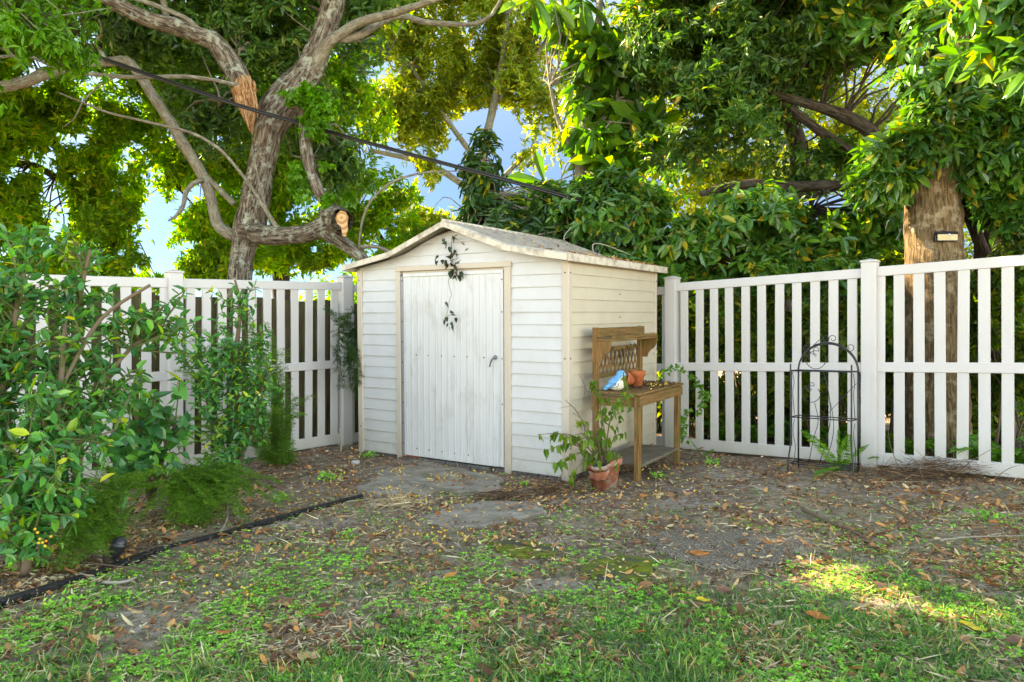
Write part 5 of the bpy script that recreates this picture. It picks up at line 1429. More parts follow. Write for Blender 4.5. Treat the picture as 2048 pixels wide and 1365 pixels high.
# ------------------------------------------------------------------ foreground shrubs left
def sprays(root, starts, tips, r, lm, sm, L=.085, W=.042, gap=.035, tpl='oval', sag=.1, name='foliage', srad=.004, terminal=3, lm2=None, frac2=0.0):
    loc = np.array(root.location); mb = MB(); B = []; D = []; N_ = []; Ls = []; B2 = []; D2 = []; N2 = []; L2_ = []
    for s0, e0 in zip(starts, tips):
        s0 = np.array(s0); e0 = np.array(e0); mid = (s0 + e0) / 2 + r.normal(size=3) * .08 + [0, 0, .08]
        P_, r_ = resample([s0, mid, e0], [srad * 1.6, srad, srad * .4], .04); mb.tube(P_ - loc, r_, 5, False)
        T_ = norm(np.gradient(P_, axis=0)); n = len(P_); ph = r.uniform(0, 6.28); new = r.random() < frac2
        tot = (n - 1) * .04; nleaf = max(3, int(min(tot, .42) / gap))
        for k in range(nleaf):
            i = n - 1 - int(k * gap / .04); i = max(0, i); t_ = T_[i]; ph += 2.4
            a = norm(np.cross(t_, [0.3, .2, 1.0])); b = np.cross(t_, a); out = a * math.cos(ph) + b * math.sin(ph)
            d = norm(t_ * (.9 if k < terminal else .45) + out + [0, 0, .15]); tgt = (B2, D2, N2, L2_) if (new and k < 5) else (B, D, N_, Ls)
            tgt[0].append(P_[i]); tgt[1].append(d + r.normal(size=3) * .15); tgt[2].append(np.array([0, 0, 1.0]) + t_ * .5 + r.normal(size=3) * .35); tgt[3].append(L * r.uniform(.65, 1.15) * (.7 if k < 2 else 1))
    mb.build('stems', sm, root, True)
    for (b_, d_, n_, l_, mm, nm) in ((B, D, N_, Ls, lm, name), (B2, D2, N2, L2_, lm2, 'new_leaves')):
        if not b_: continue
        b_ = np.array(b_); l_ = np.array(l_)
        Vl, Fl = leaf_arrays(b_ - loc, np.array(d_), np.array(n_), l_, l_ * (W / L), tpl, .18)
        link(nm, mesh_np(nm, Vl, Fl, mm), root)


def bush(name, label, basept, stems, blobs, seed, n, lm, grp=None, **kw):
    r = np.random.default_rng(seed)
    root = empty(name, basept, label, 'shrub', grp)
    mb = MB(); sp_ = []
    for st in stems:
        P_, r_ = resample([at(*p[:3]) for p in st], [p[3] / F * p[2] for p in st], .06); mb.tube(P_ - np.array(basept), r_, 7, True, .08); sp_ += list(P_)
    mb.build('branches', M_twig, root, True)
    sp_ = np.array(sp_); P, D = [], []
    w_ = np.array([b[2] * b[3] for b in blobs], float); w_ /= w_.sum()
    for b, ww in zip(blobs, w_):
        m_ = int(n * ww); c = at(b[0], b[1], b[4]); rad = np.array([b[2] / F * b[4], b[5], b[3] / F * b[4]])
        P.append(c + rnd_unit(m_, r) * (r.random(m_) ** .45)[:, None] * rad)
    P = np.concatenate(P); st_ = []
    for p in P:
        d = np.linalg.norm((sp_ - p) * [1, 1, .8], axis=1) + 1.0 * np.clip(sp_[:, 2] - p[2] + .05, 0, 9); st_.append(sp_[np.argmin(d)])
    st_ = np.array(st_); far = np.linalg.norm(P - st_, axis=1, keepdims=True); st_ = np.where(far > .6, P + (st_ - P) * (.6 / np.maximum(far, .01)), st_)
    sprays(root, st_, P, r, lm, M_gstem, **kw)
    return root


b0 = onground(60, 1150)
bush('privet_bush', 'large glossy leaved green bush filling the left edge in front of the fence', b0,
     [[(45, 1150, 3.75, 14), (30, 1060, 3.75, 12), (10, 950, 3.8, 11), (-10, 850, 3.9, 9), (20, 700, 4, 6), (40, 560, 4.1, 4)], [(50, 1150, 3.7, 9), (75, 1020, 3.7, 8), (105, 900, 3.8, 8), (120, 780, 3.9, 6), (130, 650, 4.1, 4)], [(60, 1140, 3.8, 6), (150, 960, 3.95, 7), (160, 850, 4.1, 7), (150, 740, 4.3, 6), (160, 600, 4.4, 5), (180, 500, 4.4, 3)],
      [(160, 850, 4.1, 5), (240, 720, 4.3, 4), (330, 640, 4.5, 3)], [(120, 780, 3.9, 4), (200, 640, 4.2, 4), (300, 570, 4.4, 3)], [(105, 900, 3.8, 4), (170, 880, 3.7, 3), (230, 860, 3.8, 2)]],
     [(40, 600, 90, 60, 4.2, .4), (170, 610, 110, 45, 4.4, .35), (280, 660, 80, 45, 4.5, .3), (40, 740, 90, 80, 4.0, .4), (150, 740, 80, 70, 4.2, .35), (60, 860, 110, 80, 3.85, .35), (150, 880, 90, 80, 3.8, .3), (50, 1080, 80, 45, 3.6, .22), (60, 980, 110, 80, 3.7, .3), (130, 980, 60, 70, 3.65, .22), (-80, 760, 100, 220, 3.9, .4), (190, 520, 60, 28, 4.5, .25), (10, 480, 40, 30, 4.4, .2), (350, 690, 60, 28, 4.5, .22), (240, 800, 60, 50, 4.3, .3)],
     101, 450, L_bush, L=.082, W=.042, gap=.028, lm2=L_new, frac2=.12, srad=.0045)
b0 = onground(300, 1000)
bush('hibiscus_shrub', 'broad toothed-leaf shrub between the left bush and the fence', b0, [[(300, 1010, 5.1, 7), (290, 900, 5.0, 6), (270, 820, 4.9, 4)], [(300, 1010, 5.1, 6), (330, 900, 5.1, 5), (350, 850, 5.2, 3)]],
     [(280, 860, 60, 50, 4.9, .3), (330, 880, 45, 50, 5.0, .25), (250, 920, 60, 50, 4.8, .3), (330, 830, 45, 40, 5.1, .25), (300, 930, 50, 35, 4.8, .2)], 102, 50, L_bush, L=.125, W=.095, gap=.05, tpl='heart', srad=.004)
b0 = onground(470, 945, -.02)
bush('young_shrub', 'upright green shrub standing against the left white fence', b0, [[(470, 950, 6.2, 8), (475, 850, 6.2, 6), (470, 740, 6.2, 5), (480, 620, 6.2, 4), (470, 560, 6.2, 2)], [(470, 950, 6.2, 6), (500, 860, 6.1, 5), (530, 760, 6.1, 3)], [(470, 950, 6.2, 6), (430, 860, 6.1, 5), (410, 780, 6.1, 3)]],
     [(470, 720, 70, 45, 6.1, .3), (430, 780, 60, 60, 6.05, .3), (510, 800, 50, 70, 6.1, .3), (470, 860, 70, 50, 6.0, .3), (440, 930, 60, 30, 5.9, .25), (390, 720, 40, 40, 6.1, .25), (480, 620, 30, 40, 6.2, .15), (520, 690, 25, 40, 6.2, .15)], 103, 210, L_bush, L=.075, W=.036, gap=.028, lm2=L_new, frac2=.15, srad=.003)
b0 = onground(1360, 912, .02)


# feathery asparagus ferns
def feathery(label, basept, arcs, seed, m, nside=26, sl=.085, nl=.021, group=None):
    r = np.random.default_rng(seed); root = empty('asparagus_fern', basept, label, 'fern', group)
    loc = np.array(basept); mb = MB(); B = []; D = []
    for a in arcs:
        P_, r_ = resample([np.array(p) for p in a], [.003] * len(a), .012); mb.tube(P_ - loc, np.linspace(.0028, .001, len(P_)), 4, False)
        T_ = norm(np.gradient(P_, axis=0))
        for i in range(3, len(P_)):
            for sgn in (-1, 1):
                if r.random() < .25: continue
                side = norm(np.cross(T_[i], [0, .3, 1.0]) * sgn + T_[i] * .5 + r.normal(size=3) * .25); ln = sl * (1.1 - .7 * i / len(P_)) * r.uniform(.6, 1.2)
                e = P_[i] + side * ln
                k = max(3, int(ln / .0065)); tt_ = np.linspace(.1, 1, k)[:, None]; bb = P_[i] + (e - P_[i]) * tt_
                for sg2 in (-1, 1):
                    B.append(bb); nd = norm(np.cross(side, [0, .2, 1.0]) * sg2 + side * .7); D.append(np.tile(nd, (k, 1)) + r.normal(size=(k, 3)) * .3)
    mb.build('stems', M_gstem, root)
    B = np.concatenate(B); D = np.concatenate(D); n = len(B)
    Vl, Fl = leaf_arrays(B - loc, D, r.normal(size=(n, 3)), r.uniform(.7, 1.2, n) * nl, np.full(n, .0036), 'diamond', .1)
    link('foliage', mesh_np('foliage', Vl, Fl, m), root)


r = np.random.default_rng(51)


def arcs_from(basept, tips, n, spread, r, lift=.15):
    out = []
    for k in range(n):
        tp = tips[r.integers(len(tips))]; e = at(*tp) + r.normal(size=3) * spread; b = np.array(basept) + r.normal(size=3) * [.06, .06, 0]
        out.append([b, b * .6 + e * .4 + [0, 0, lift], b * .2 + e * .8 + [0, 0, lift * .5], e])
    return out


bp = onground(400, 1010)
feathery('low feathery asparagus fern spreading over the bed below the left fence', bp, arcs_from(bp, [(320, 1000, 4.7), (380, 1010, 4.7), (450, 1000, 4.8), (500, 1010, 4.9), (430, 960, 5), (350, 960, 4.9), (490, 970, 5.1), (460, 1040, 4.75), (530, 990, 5.1), (280, 960, 4.8), (250, 1010, 4.5), (400, 1050, 4.6), (350, 1040, 4.6)], 64, .11, r, .16), 52, L_asp)
bp = onground(190, 1090)
feathery('feathery asparagus fern at the foot of the large left bush', bp, arcs_from(bp, [(170, 1050, 3.9), (210, 1000, 4.0), (240, 1040, 3.95), (140, 1090, 3.8), (260, 980, 4.2), (200, 940, 4.2), (150, 1110, 3.75), (290, 960, 4.3), (120, 1060, 3.8)], 40, .07, r, .14), 53, L_asp)
bp = onground(560, 930)
feathery('tall airy asparagus fern climbing the left white fence', bp, arcs_from(bp, [(400, 600, 6.3), (440, 640, 6.3), (500, 640, 6.4), (540, 700, 6.5), (560, 760, 6.6), (380, 680, 6.1), (590, 800, 6.7), (330, 850, 5.6), (370, 880, 5.6), (520, 880, 6.2), (560, 830, 6.4), (340, 760, 5.7)], 30, .10, r, .2), 54, L_asp)
bp = at(712, 800, 7.9)
feathery('dark asparagus fern hanging beside the shed on the left fence post', bp, [[at(715, 620, 7.8), at(690, 640, 7.6), at(675, 700, 7.5), at(685, 770, 7.5)], [at(718, 640, 7.8), at(705, 670, 7.6), at(700, 730, 7.5), at(712, 790, 7.5)], [at(715, 680, 7.8), at(680, 640, 7.5), at(655, 620, 7.5)],
          [at(718, 700, 7.7), at(708, 720, 7.5), at(695, 700, 7.4), at(690, 680, 7.4)], [at(718, 660, 7.7), at(712, 700, 7.4), at(716, 760, 7.4)]], 55, L_aspd, sl=.12, nl=.04)

# creeper on the right fence
cr = empty('fence_creeper', at(1370, 740, 7.55), 'bright green creeper trailing over the first right fence post', 'vine')
mb = MB(); B = []
for st in [[(1320, 745), (1340, 738), (1360, 735), (1385, 755), (1400, 775), (1405, 800), (1395, 825)], [(1390, 770), (1412, 790), (1408, 810)], [(1378, 820), (1362, 850), (1368, 880)], [(1360, 880), (1368, 850), (1362, 830)]]:
    P_, r_ = resample([at(a, b, 7.5) for a, b in st], [.002] * len(st), .02); mb.tube(P_ - np.array(cr.location), .002, 4); B += [p for p in P_ if True]
mb.build('stem', M_gstem, cr); B = np.array(B); B = np.concatenate([B, B]) + np.random.default_rng(5).normal(size=(2 * len(B), 3)) * .018; r = np.random.default_rng(6)
Vl, Fl = leaf_arrays(B - np.array(cr.location), r.normal(size=B.shape) + [0, -.3, -.3], r.normal(size=B.shape) * .5 + [-.3, -1, .4], r.uniform(.025, .055, len(B)), r.uniform(.02, .04, len(B)), 'heart', .1)
link('foliage', mesh_np('foliage', Vl, Fl, L_creep), cr)

SLABS = []


def on_slab(x, y):
    out = np.zeros(len(x), bool)
    for Q in SLABS:
        ins = np.zeros(len(x), bool); n = len(Q)
        for i in range(n):
            x1, y1 = Q[i]; x2, y2 = Q[(i + 1) % n]
            c = ((y1 > y) != (y2 > y)) & (x < (x2 - x1) * (y - y1) / (y2 - y1 + 1e-12) + x1); ins ^= c
        out |= ins
    return out


# ------------------------------------------------------------------ slabs, edging, small things on the ground
def slab(label, pxs, z, m, h=.03, name='paving_slab'):
    P_ = np.array([onground(a, b)[:2] for a, b in pxs]); c = P_.mean(0); zc = float(gbase(c[0], c[1])) + z
    root_loc = (c[0], c[1], zc)
    Q, _ = resample(np.concatenate([np.c_[P_, np.zeros(len(P_))], [[*P_[0], 0]]]), np.ones(len(P_) + 1), .04); Q = Q[:-1, :2] - c
    rr = np.random.default_rng(len(pxs)); Q = Q * (1 + .015 * rr.normal(size=(len(Q), 1)))
    ang = np.arange(len(Q)) / len(Q) * 6.283; Q = Q * (1 + .05 * np.sin(3 * ang + len(pxs)) + .045 * np.sin(7 * ang + h * 900) + .03 * np.sin(13 * ang + z * 700))[:, None]; SLABS.append(Q + c)
    n = len(Q); rings = [(1.0, -h), (1.0, -.004), (.985, 0.0), (.6, .002), (.25, .0)]
    V = []; q = []
    for k, (s_, zz) in enumerate(rings): V += [(a * s_, b * s_, zz + (.002 * rr.normal() if k > 2 else 0)) for a, b in Q]
    for k in range(len(rings) - 1):
        for i in range(n): q.append([k * n + i, k * n + (i + 1) % n, (k + 1) * n + (i + 1) % n, (k + 1) * n + i])
    V.append((0, 0, 0)); t3 = [[(len(rings) - 1) * n + i, (len(rings) - 1) * n + (i + 1) % n, len(V) - 1] for i in range(n)]
    o = link(name, mesh_np(name, V, [np.array(q), np.array(t3)], m)); o.location = root_loc
    tag(o, label, 'slab'); return o


slab('large worn concrete slab on the ground at the shed door', [(752, 946), (815, 928), (889, 937), (979, 953), (1000, 968), (985, 985), (927, 990), (850, 992), (781, 990), (722, 988), (745, 968)], .022, M_conc)
slab('dark concrete slab with moss and berries a step away from the shed', [(848, 1038), (880, 1024), (927, 1013), (1017, 1006), (1080, 1008), (1080, 1028), (1030, 1042), (972, 1056), (900, 1056), (860, 1052)], .018, M_conc)
slab('bright green mossy slab in the middle of the yard', [(975, 1092), (1040, 1085), (1100, 1095), (1118, 1108), (1080, 1116), (1010, 1112)], .016, M_moss)
slab('mossy slab right of the yard centre, beside the gritty one', [(1160, 1140), (1215, 1118), (1280, 1120), (1310, 1138), (1290, 1160), (1230, 1165), (1180, 1158)], .016, M_moss)
slab('dark gritty slab nearest the sunlit patch', [(1290, 1075), (1370, 1060), (1480, 1068), (1570, 1085), (1600, 1110), (1540, 1135), (1430, 1140), (1340, 1120)], .016, M_grit)

ed = empty('garden_edging', onground(430, 1070), 'black timber edging between the left bed and the lawn', 'edging')
epts = [onground(a, b) for a, b in ((-250, 1275), (0, 1205), (180, 1152), (300, 1108), (480, 1062), (600, 1028), (725, 996))]
for i in range(len(epts) - 1):
    a, b = epts[i], epts[i + 1]; d = norm((b - a)[:2]); nn = np.array([-d[1], d[0]]); ln = np.linalg.norm((b - a)[:2]); th = .034 if i < 3 else (.020 if i < 5 else .012)
    M = np.eye(4); M[:2, 0] = d; M[:2, 1] = nn; M[:3, 3] = np.array([a[0], a[1], float(gbase(a[0], a[1]))]) - np.array(ed.location)
    MB().bbox((.003, -th, -.08), (ln - .003, th, .030 if i > 2 else .026), .006, M).build('timber', M_edge, ed)
sp_l = onground(226, 1128); sp_l[2] = .0
spot = empty('garden_spotlight', sp_l, 'small black ground spotlight under the left bush', 'lamp')
mb = MB(); ca = math.radians(25); M = np.eye(4); M[:3, :3] = np.array([[math.cos(ca), 0, math.sin(ca)], [0, 1, 0], [-math.sin(ca), 0, math.cos(ca)]]) * 1.0; M[:3, 3] = (0.005, 0, .045)
mb.lathe([(.001, -.012), (.018, -.01), (.026, .01), (.036, .035), (.040, .065), (.041, .075), (.036, .078), (.034, .085), (.028, .098), (.014, .108), (.001, .110)], (0, 0, 0), 24, M); mb.build('housing', M_black, spot, True)
mb = MB(); mb.tube([(0, .02, -.06), (0, .02, .05)], .009, 8); mb.bbox((-.012, -.004, .015), (.0, .03, .055), .003)
for k in range(5): mb.bbox((-.045 - .006 * k, -.012 + k * .008, -.01), (-.040 - .006 * k, -.006 + k * .008, .07), .001)
mb.build('bracket', M_black, spot)

rk = onground(711, 928, .03)
mb = MB(); ell(mb, (0, 0, .012), (.045, .03, .024), 18, 12); mb.V[0] += .005 * np.random.default_rng(2).normal(size=mb.V[0].shape) * 0 + .006 * np.sin(mb.V[0] * 90)
o = mb.build('stone', M_rock, None, True); o.location = rk; tag(o, 'pale grey stone lying left of the shed', 'stone')
mb = MB(); p0 = onground(681, 905, .03); mb.tube([p0 + [0, 0, -.05], at(683, 880, p0[1]), at(679, 856, p0[1])], [.012, .011, .009], 8, True, .15, step=.03)
o = mb.build('dead_stake', M_twigp, None, True); tag(o, 'short dead twig standing upright before the left fence post', 'twig')


def stick(label, pxs, rad, m=M_twig, lift=.02, name='fallen_branch', z=0.0):
    P_ = []
    for a, b in pxs:
        p = onground(a, b); p[2] = float(gz(p[0], p[1])) + lift + z; P_.append(p)
    mb = MB(); mb.tube(P_, np.linspace(rad, rad * .5, len(P_)), 7, True, .15, 0, .04, 3)
    rr = np.random.default_rng(len(label)); P2 = np.array(P_)
    for k in range(2):
        q = P2[rr.integers(1, len(P2))]; mb.tube([q, q + np.array([rr.uniform(-.12, .12), rr.uniform(-.1, .1), .02])], [rad * .5, rad * .25], 5)
    o = mb.build(name, m, None, True); tag(o, label, 'branch'); return o


stick('dark fallen branch lying across the sunny grass', [(1605, 1028), (1660, 1055), (1700, 1072), (1742, 1096)], .014)
stick('thin dark fallen branch under the right fence near the sunny patch', [(1765, 1020), (1800, 1040), (1860, 1062)], .007)
stick('grey crooked stick beside the black edging', [(160, 1150), (215, 1172), (255, 1172), (280, 1160)], .010, M_twigp)
stick('thin bare twig leaning out of the fern bed', [(440, 975), (452, 1010), (455, 1050), (440, 1082)], .006, M_twigp, .05)
stick('slender orange-brown twig on the left bed edge', [(165, 1130), (250, 1145), (330, 1160), (380, 1135)], .005, M_twig, .03)
stick('pale forked twig lying on the slab before the door', [(814, 967), (822, 974), (845, 973), (857, 982)], .005, M_twigp, .03)
stick('long brown twig crossing the lower right lawn', [(1880, 1100), (1950, 1092), (2048, 1090)], .004, M_twigp, .03)
stick('bent grey twig near the middle of the lawn', [(480, 1140), (530, 1142), (580, 1146)], .006)
# twigs over shed roof
mb = MB(); mb.tube([shedw(2.2, 1.0, 1.96), at(1185, 490, 7.0), at(1210, 490, 7.1), at(1262, 510, 7.3)], [.008, .006, .005, .003], 6, step=.04); mb.tube([shedw(1.9, 1.3, 2.04), at(1128, 480, 7.3), at(1142, 455, 7.4)], [.006, .005, .004], 6, step=.04)
o = mb.build('fallen_branch', M_twigp, None, True); tag(o, 'thin bare grey branch arching over the shed roof', 'branch')

# brush heap at the right fence, small heaps near the slab
for (px, py, nn, sc_, lab) in ((1890, 965, 900, .62, 'heap of dead brown twigs raked below the right fence'), (1010, 1000, 260, .22, 'small heap of dry brown stalks in front of the shed door'), (1110, 985, 240, .20, 'clump of dead rootlets at the shed corner beside the potted shrub'), (790, 1015, 160, .2, 'scatter of pale straw stalks left of the slabs')):
    c = onground(px, py); r = np.random.default_rng(px); mb = MB()
    root = empty('twig_heap', (c[0], c[1], float(gz(c[0], c[1]))), lab, 'twig heap')
    B = np.stack([r.normal(0, sc_ * .55, nn), r.normal(0, sc_ * .22, nn), np.abs(r.normal(0, .02, nn)) + .005], 1); B[:, 2] += (.06 if sc_ < .5 else .13) * np.exp(-(B[:, 0] / sc_) ** 2 * 2) * r.random(nn)
    B[:, 2] += gz(c[0] + B[:, 0], c[1] + B[:, 1]) - root.location[2]
    D = r.normal(size=(nn, 3)) * [1, .6, .18]
    Vl, Fl = leaf_arrays(B, D, r.normal(size=(nn, 3)) + [0, 0, 1], r.uniform(.06, .22, nn) * (1 if sc_ < .5 else 1.3), r.uniform(.003, .007, nn), 'blade', .25)
    link('stalks', mesh_np('stalks', Vl, Fl, L_mulch if 'straw' not in lab else L_straw), root)
r = np.random.default_rng(88)
for (px, py, tx, ty) in ((1810, 965, 1775, 845), (1850, 975, 1800, 900), (1900, 960, 1900, 880), (1885, 970, 2000, 890), (1970, 975, 2040, 930)):
    a = onground(px, py); e = at(tx, ty, a[1] - .1); mb = MB(); mb.tube([a, (a + e) / 2 + [r.uniform(-.08, .08), 0, .05], e], [.004, .003, .0015], 5, step=.03)
    o = mb.build('dead_twig', M_twig, None, True); tag(o, {1810: 'first', 1850: 'second', 1900: 'fourth', 1885: 'third', 1970: 'last'}[px] + ' from the left of the thin dead twigs sticking up under the right fence', 'twig', 'dead twigs sticking up along the right fence')

# ------------------------------------------------------------------ ground cover (stuff)
def inview(x, y, margin=.25):
    return (np.abs(x) < y * .72 + margin)


shed_poly_inv = np.linalg.inv(np.array([nx_, vy_]).T)


def clear_of(x, y):
    q = (np.stack([x, y], 1) - B0) @ shed_poly_inv.T
    return ~((q[:, 0] > .02) & (q[:, 0] < WX - .02) & (q[:, 1] > .0) & (q[:, 1] < WY))


def scatter(n, r, y0=2.2, y1=8.4):
    u = r.random(n); y = 1.0 / (1 / y0 + u * (1 / y1 - 1 / y0))        # denser near the camera
    x = r.uniform(-1, 1, n) * (y * .72 + .3)
    k = clear_of(x, y); return x[k], y[k]


FR_ = lambda x, y: ((x - Rr1[0]) * fn[0] + (y - Rr1[1]) * fn[1]) < -.02   # on our side of the right fence


def bed(x, y):
    """bed left of the edging"""
    e = np.array(epts)[:, :2]; xe = np.interp(y, e[:, 1], e[:, 0]); return np.where(y < 5.55, np.clip((xe - x) / .1, 0, 1), np.clip((-1.1 - x) / .3, 0, 1))


def pyof(y): return 682 + CH * F / y


r = np.random.default_rng(201)
x, y = scatter(120000, r, 2.0, 8.2)
p2 = np.stack([x, y, 0 * x], 1); nz = .5 + .5 * sn(p2, .9, 30) + .35 * sn(p2, 2.6, 31)
gd = np.interp(pyof(y), [930, 1000, 1080, 1150, 1230, 1365], [.04, .14, .34, .55, .95, 1.5]) * (.7 + .6 * np.clip((x + 1) / 3, 0, 1))
gd = .72 * gd * np.clip(1.5 * nz - .25, .03, 1.4) * (1 - .9 * mask(x, y, SAND)) * (1 - .9 * bed(x, y)) * (1 - .6 * mask(x, y, SOIL, .8)) * FR_(x, y)
k = r.random(len(x)) < gd * .55; x = x[k]; y = y[k]
# tufts: several blades from each point
nb = 3; k = ~on_slab(x, y); x = x[k]; y = y[k]; x = np.repeat(x, nb) + r.normal(0, .012, len(x) * nb); y = np.repeat(y, nb) + r.normal(0, .012, len(y) * nb); n = len(x)
B = np.stack([x, y, gz(x, y) - .004], 1); D = np.stack([r.normal(0, .8, n), r.normal(0, .8, n), r.uniform(.25, 1.1, n)], 1)
near = np.clip((3.6 - y) / 1.4, 0, 1); Lb = r.uniform(.022, .05, n) * (1 + 1.1 * near)
Vl, Fl = leaf_arrays(B, D, r.normal(size=(n, 3)) + [0, 0, 1], Lb, r.uniform(.0035, .0060, n) * (1 + .8 * near), 'blade', .35)
o = link('lawn_grass', mesh_np('lawn_grass', Vl, Fl, L_grass)); tag(o, 'patchy green grass growing through the litter of the yard', 'grass', kind='stuff')
print('grass blades', n)

x, y = scatter(150000, r, 2.0, 8.0)
p2 = np.stack([x, y, 0 * x], 1); nz = sn(p2, .8, 40) + .8 * sn(p2, 2.2, 41) - .12
cd = np.interp(pyof(y), [930, 1000, 1060, 1150, 1250, 1365], [.10, .22, .35, .6, .6, .5]) * np.clip(.5 + nz, 0, 1) * (1.15 - .55 * np.clip((x + .3) / 2, 0, 1))
cd = cd * (1 - .9 * mask(x, y, SAND)) * (1 - .75 * bed(x, y)) * (1 - .45 * mask(x, y, SOIL, .8)) * FR_(x, y)
k = (r.random(len(x)) < cd * .55) & ~on_slab(x, y); x = x[k]; y = y[k]; n = len(x)
h = r.uniform(.006, .028, n); B0_ = np.stack([x, y, gz(x, y) + h], 1); a0 = r.uniform(0, 6.28, n); Bs = []; Ds = []; Ns = []; Ls = []
tl = r.normal(size=(n, 3)) * .35 + [0, -.15, 1]
for j in range(3):
    aa = a0 + j * 2.09; Bs.append(B0_); Ds.append(np.stack([np.cos(aa), np.sin(aa), .12 * np.ones(n)], 1)); Ns.append(tl); Ls.append(r.uniform(.008, .0165, n))
Vl, Fl = leaf_arrays(np.concatenate(Bs), np.concatenate(Ds), np.concatenate(Ns), np.concatenate(Ls), np.concatenate(Ls) * .95, 'obov', .1)
o = link('clover_patch', mesh_np('clover_patch', Vl, Fl, L_clover)); tag(o, 'low round-leaved clover weeds covering the yard between the grass', 'ground cover', kind='stuff')
print('clover', n)

x, y = scatter(150000, r, 2.0, 8.3)
p2 = np.stack([x, y, 0 * x], 1); nz = .45 + .6 * sn(p2, 1.1, 45) + .55 * sn(p2, 3.1, 46) + .3 * sn(p2, 8, 49)
ld = np.interp(pyof(y), [890, 960, 1050, 1150, 1365], [1.1, 1.2, .75, .5, .36]) * (.7 + .5 * np.clip((x - .8) / 1.2, 0, 1)) + .55 * bed(x, y)
fd_ = np.abs((x - Rr1[0]) * fn[0] + (y - Rr1[1]) * fn[1]); qs_ = (np.stack([x, y], 1) - B0) @ shed_poly_inv.T
ld = ld + .9 * np.exp(-(fd_ / .28) ** 2) + .9 * np.exp(-((qs_[:, 0] - WX) / .3) ** 2) * (qs_[:, 0] > WX) * (qs_[:, 1] > -.2) + .6 * np.exp(-(np.minimum(qs_[:, 1], 0) / .25) ** 2) * (qs_[:, 0] > -.3) * (qs_[:, 0] < WX + .3)
ld = ld * np.clip(nz, .1, 1.4) * (1 - .5 * mask(x, y, SAND)) * FR_(x, y) * (1 - .45 * on_slab(x, y))
k = r.random(len(x)) < ld * .95; x = x[k]; y = y[k]; n = len(x)
B = np.stack([x, y, gz(x, y) + r.uniform(.004, .02, n) + .018 * on_slab(x, y)], 1)
Lz = np.minimum(r.lognormal(math.log(.022), .55, n), .075)
Vl, Fl = leaf_arrays(B, r.normal(size=(n, 3)) * [1, 1, .15], np.array([0, 0, 1]) + .42 * r.normal(size=(n, 3)), Lz, Lz * r.uniform(.25, .6, n), 'oval', r.uniform(-.7, .8, n))
o = link('leaf_litter', mesh_np('leaf_litter', Vl, Fl, L_litter)); tag(o, 'brown and orange dead leaves strewn over the soil', 'leaf litter', kind='stuff')
print('litter', n)
x, y = scatter(90000, r, 2.0, 8.2)
p2 = np.stack([x, y, 0 * x], 1); nz = .5 + .6 * sn(p2, 1.3, 47) + .5 * sn(p2, 3.7, 48)
k = (r.random(len(x)) < np.clip(nz, .1, 1.3) * .62 * (1 - .7 * on_slab(x, y))) & FR_(x, y); x = x[k]; y = y[k]; n = len(x)
B = np.stack([x, y, gz(x, y) + r.uniform(.004, .026, n) + .015 * on_slab(x, y)], 1)
Vl, Fl = leaf_arrays(B, r.normal(size=(n, 3)) * [1, 1, .2], r.normal(size=(n, 3)) + [0, 0, 1], r.lognormal(math.log(.036), .55, n), r.uniform(.002, .007, n), 'blade', .2)
o = link('dry_straw', mesh_np('dry_straw', Vl, Fl, L_straw)); tag(o, 'pale dry stalks and grass straw scattered over the ground', 'straw', kind='stuff')
x, y = scatter(60000, r, 2.0, 8.3)
k = (r.random(len(x)) < .2 + .45 * mask(x, y, SOIL, .8) + .4 * bed(x, y)) & FR_(x, y); x = x[k]; y = y[k]; n = len(x)
B = np.stack([x, y, gz(x, y) + r.uniform(.0, .008, n)], 1); Lz = r.uniform(.008, .03, n)
Vl, Fl = leaf_arrays(B, r.normal(size=(n, 3)) * [1, 1, .25], np.array([0, 0, 1]) + .5 * r.normal(size=(n, 3)), Lz, Lz * r.uniform(.2, .6, n), 'diamond', .2)
o = link('mulch', mesh_np('mulch', Vl, Fl, L_mulch)); tag(o, 'dark crumbs of mulch and bark on the soil', 'mulch', kind='stuff')

# yellow berries
bm_ = MB(); ell(bm_, (0, 0, 0), (.0075, .0075, .0072), 8, 6); bme = mesh_np('fallen_berry', np.concatenate(bm_.V), [np.concatenate(v) for v in bm_.F.values()], M_berry, True)
r = np.random.default_rng(301)
clus = [(800, 948, 10, 4, 16), (870, 965, 14, 4, 10), (905, 958, 14, 4, 12), (765, 985, 30, 6, 22), (860, 1008, 22, 8, 26), (930, 1010, 20, 5, 10), (970, 955, 20, 6, 8), (880, 1075, 40, 8, 24), (700, 960, 60, 25, 30), (640, 1000, 80, 25, 24), (750, 1080, 90, 25, 22), (350, 1170, 60, 10, 14), (480, 1180, 30, 6, 9), (1200, 990, 50, 8, 14), (1240, 1000, 60, 12, 14),
        (560, 1100, 90, 20, 16), (1380, 960, 60, 14, 14), (950, 1035, 60, 12, 12), (260, 1115, 20, 6, 10), (1300, 945, 10, 10, 6), (800, 1130, 200, 40, 14), (1000, 970, 40, 10, 8)]
for (px, py, sx, sy, n) in clus:
    for _ in range(n):
        a, b = px + r.normal() * sx, py + r.normal() * sy
        if b < 890: continue
        p = onground(a, b); 
        if not clear_of(np.array([p[0]]), np.array([p[1]]))[0]: continue
        o = link('fallen_berry', bme); o.location = (p[0], p[1], float(gz(p[0], p[1])) + (.028 if b < 992 and a > 750 else .012)); s_ = r.uniform(.75, 1.15); o.scale = (s_, s_, s_)
        tag(o, 'small round yellow berry fallen on the ground of the yard', 'berry', 'yellow berries fallen on the ground')
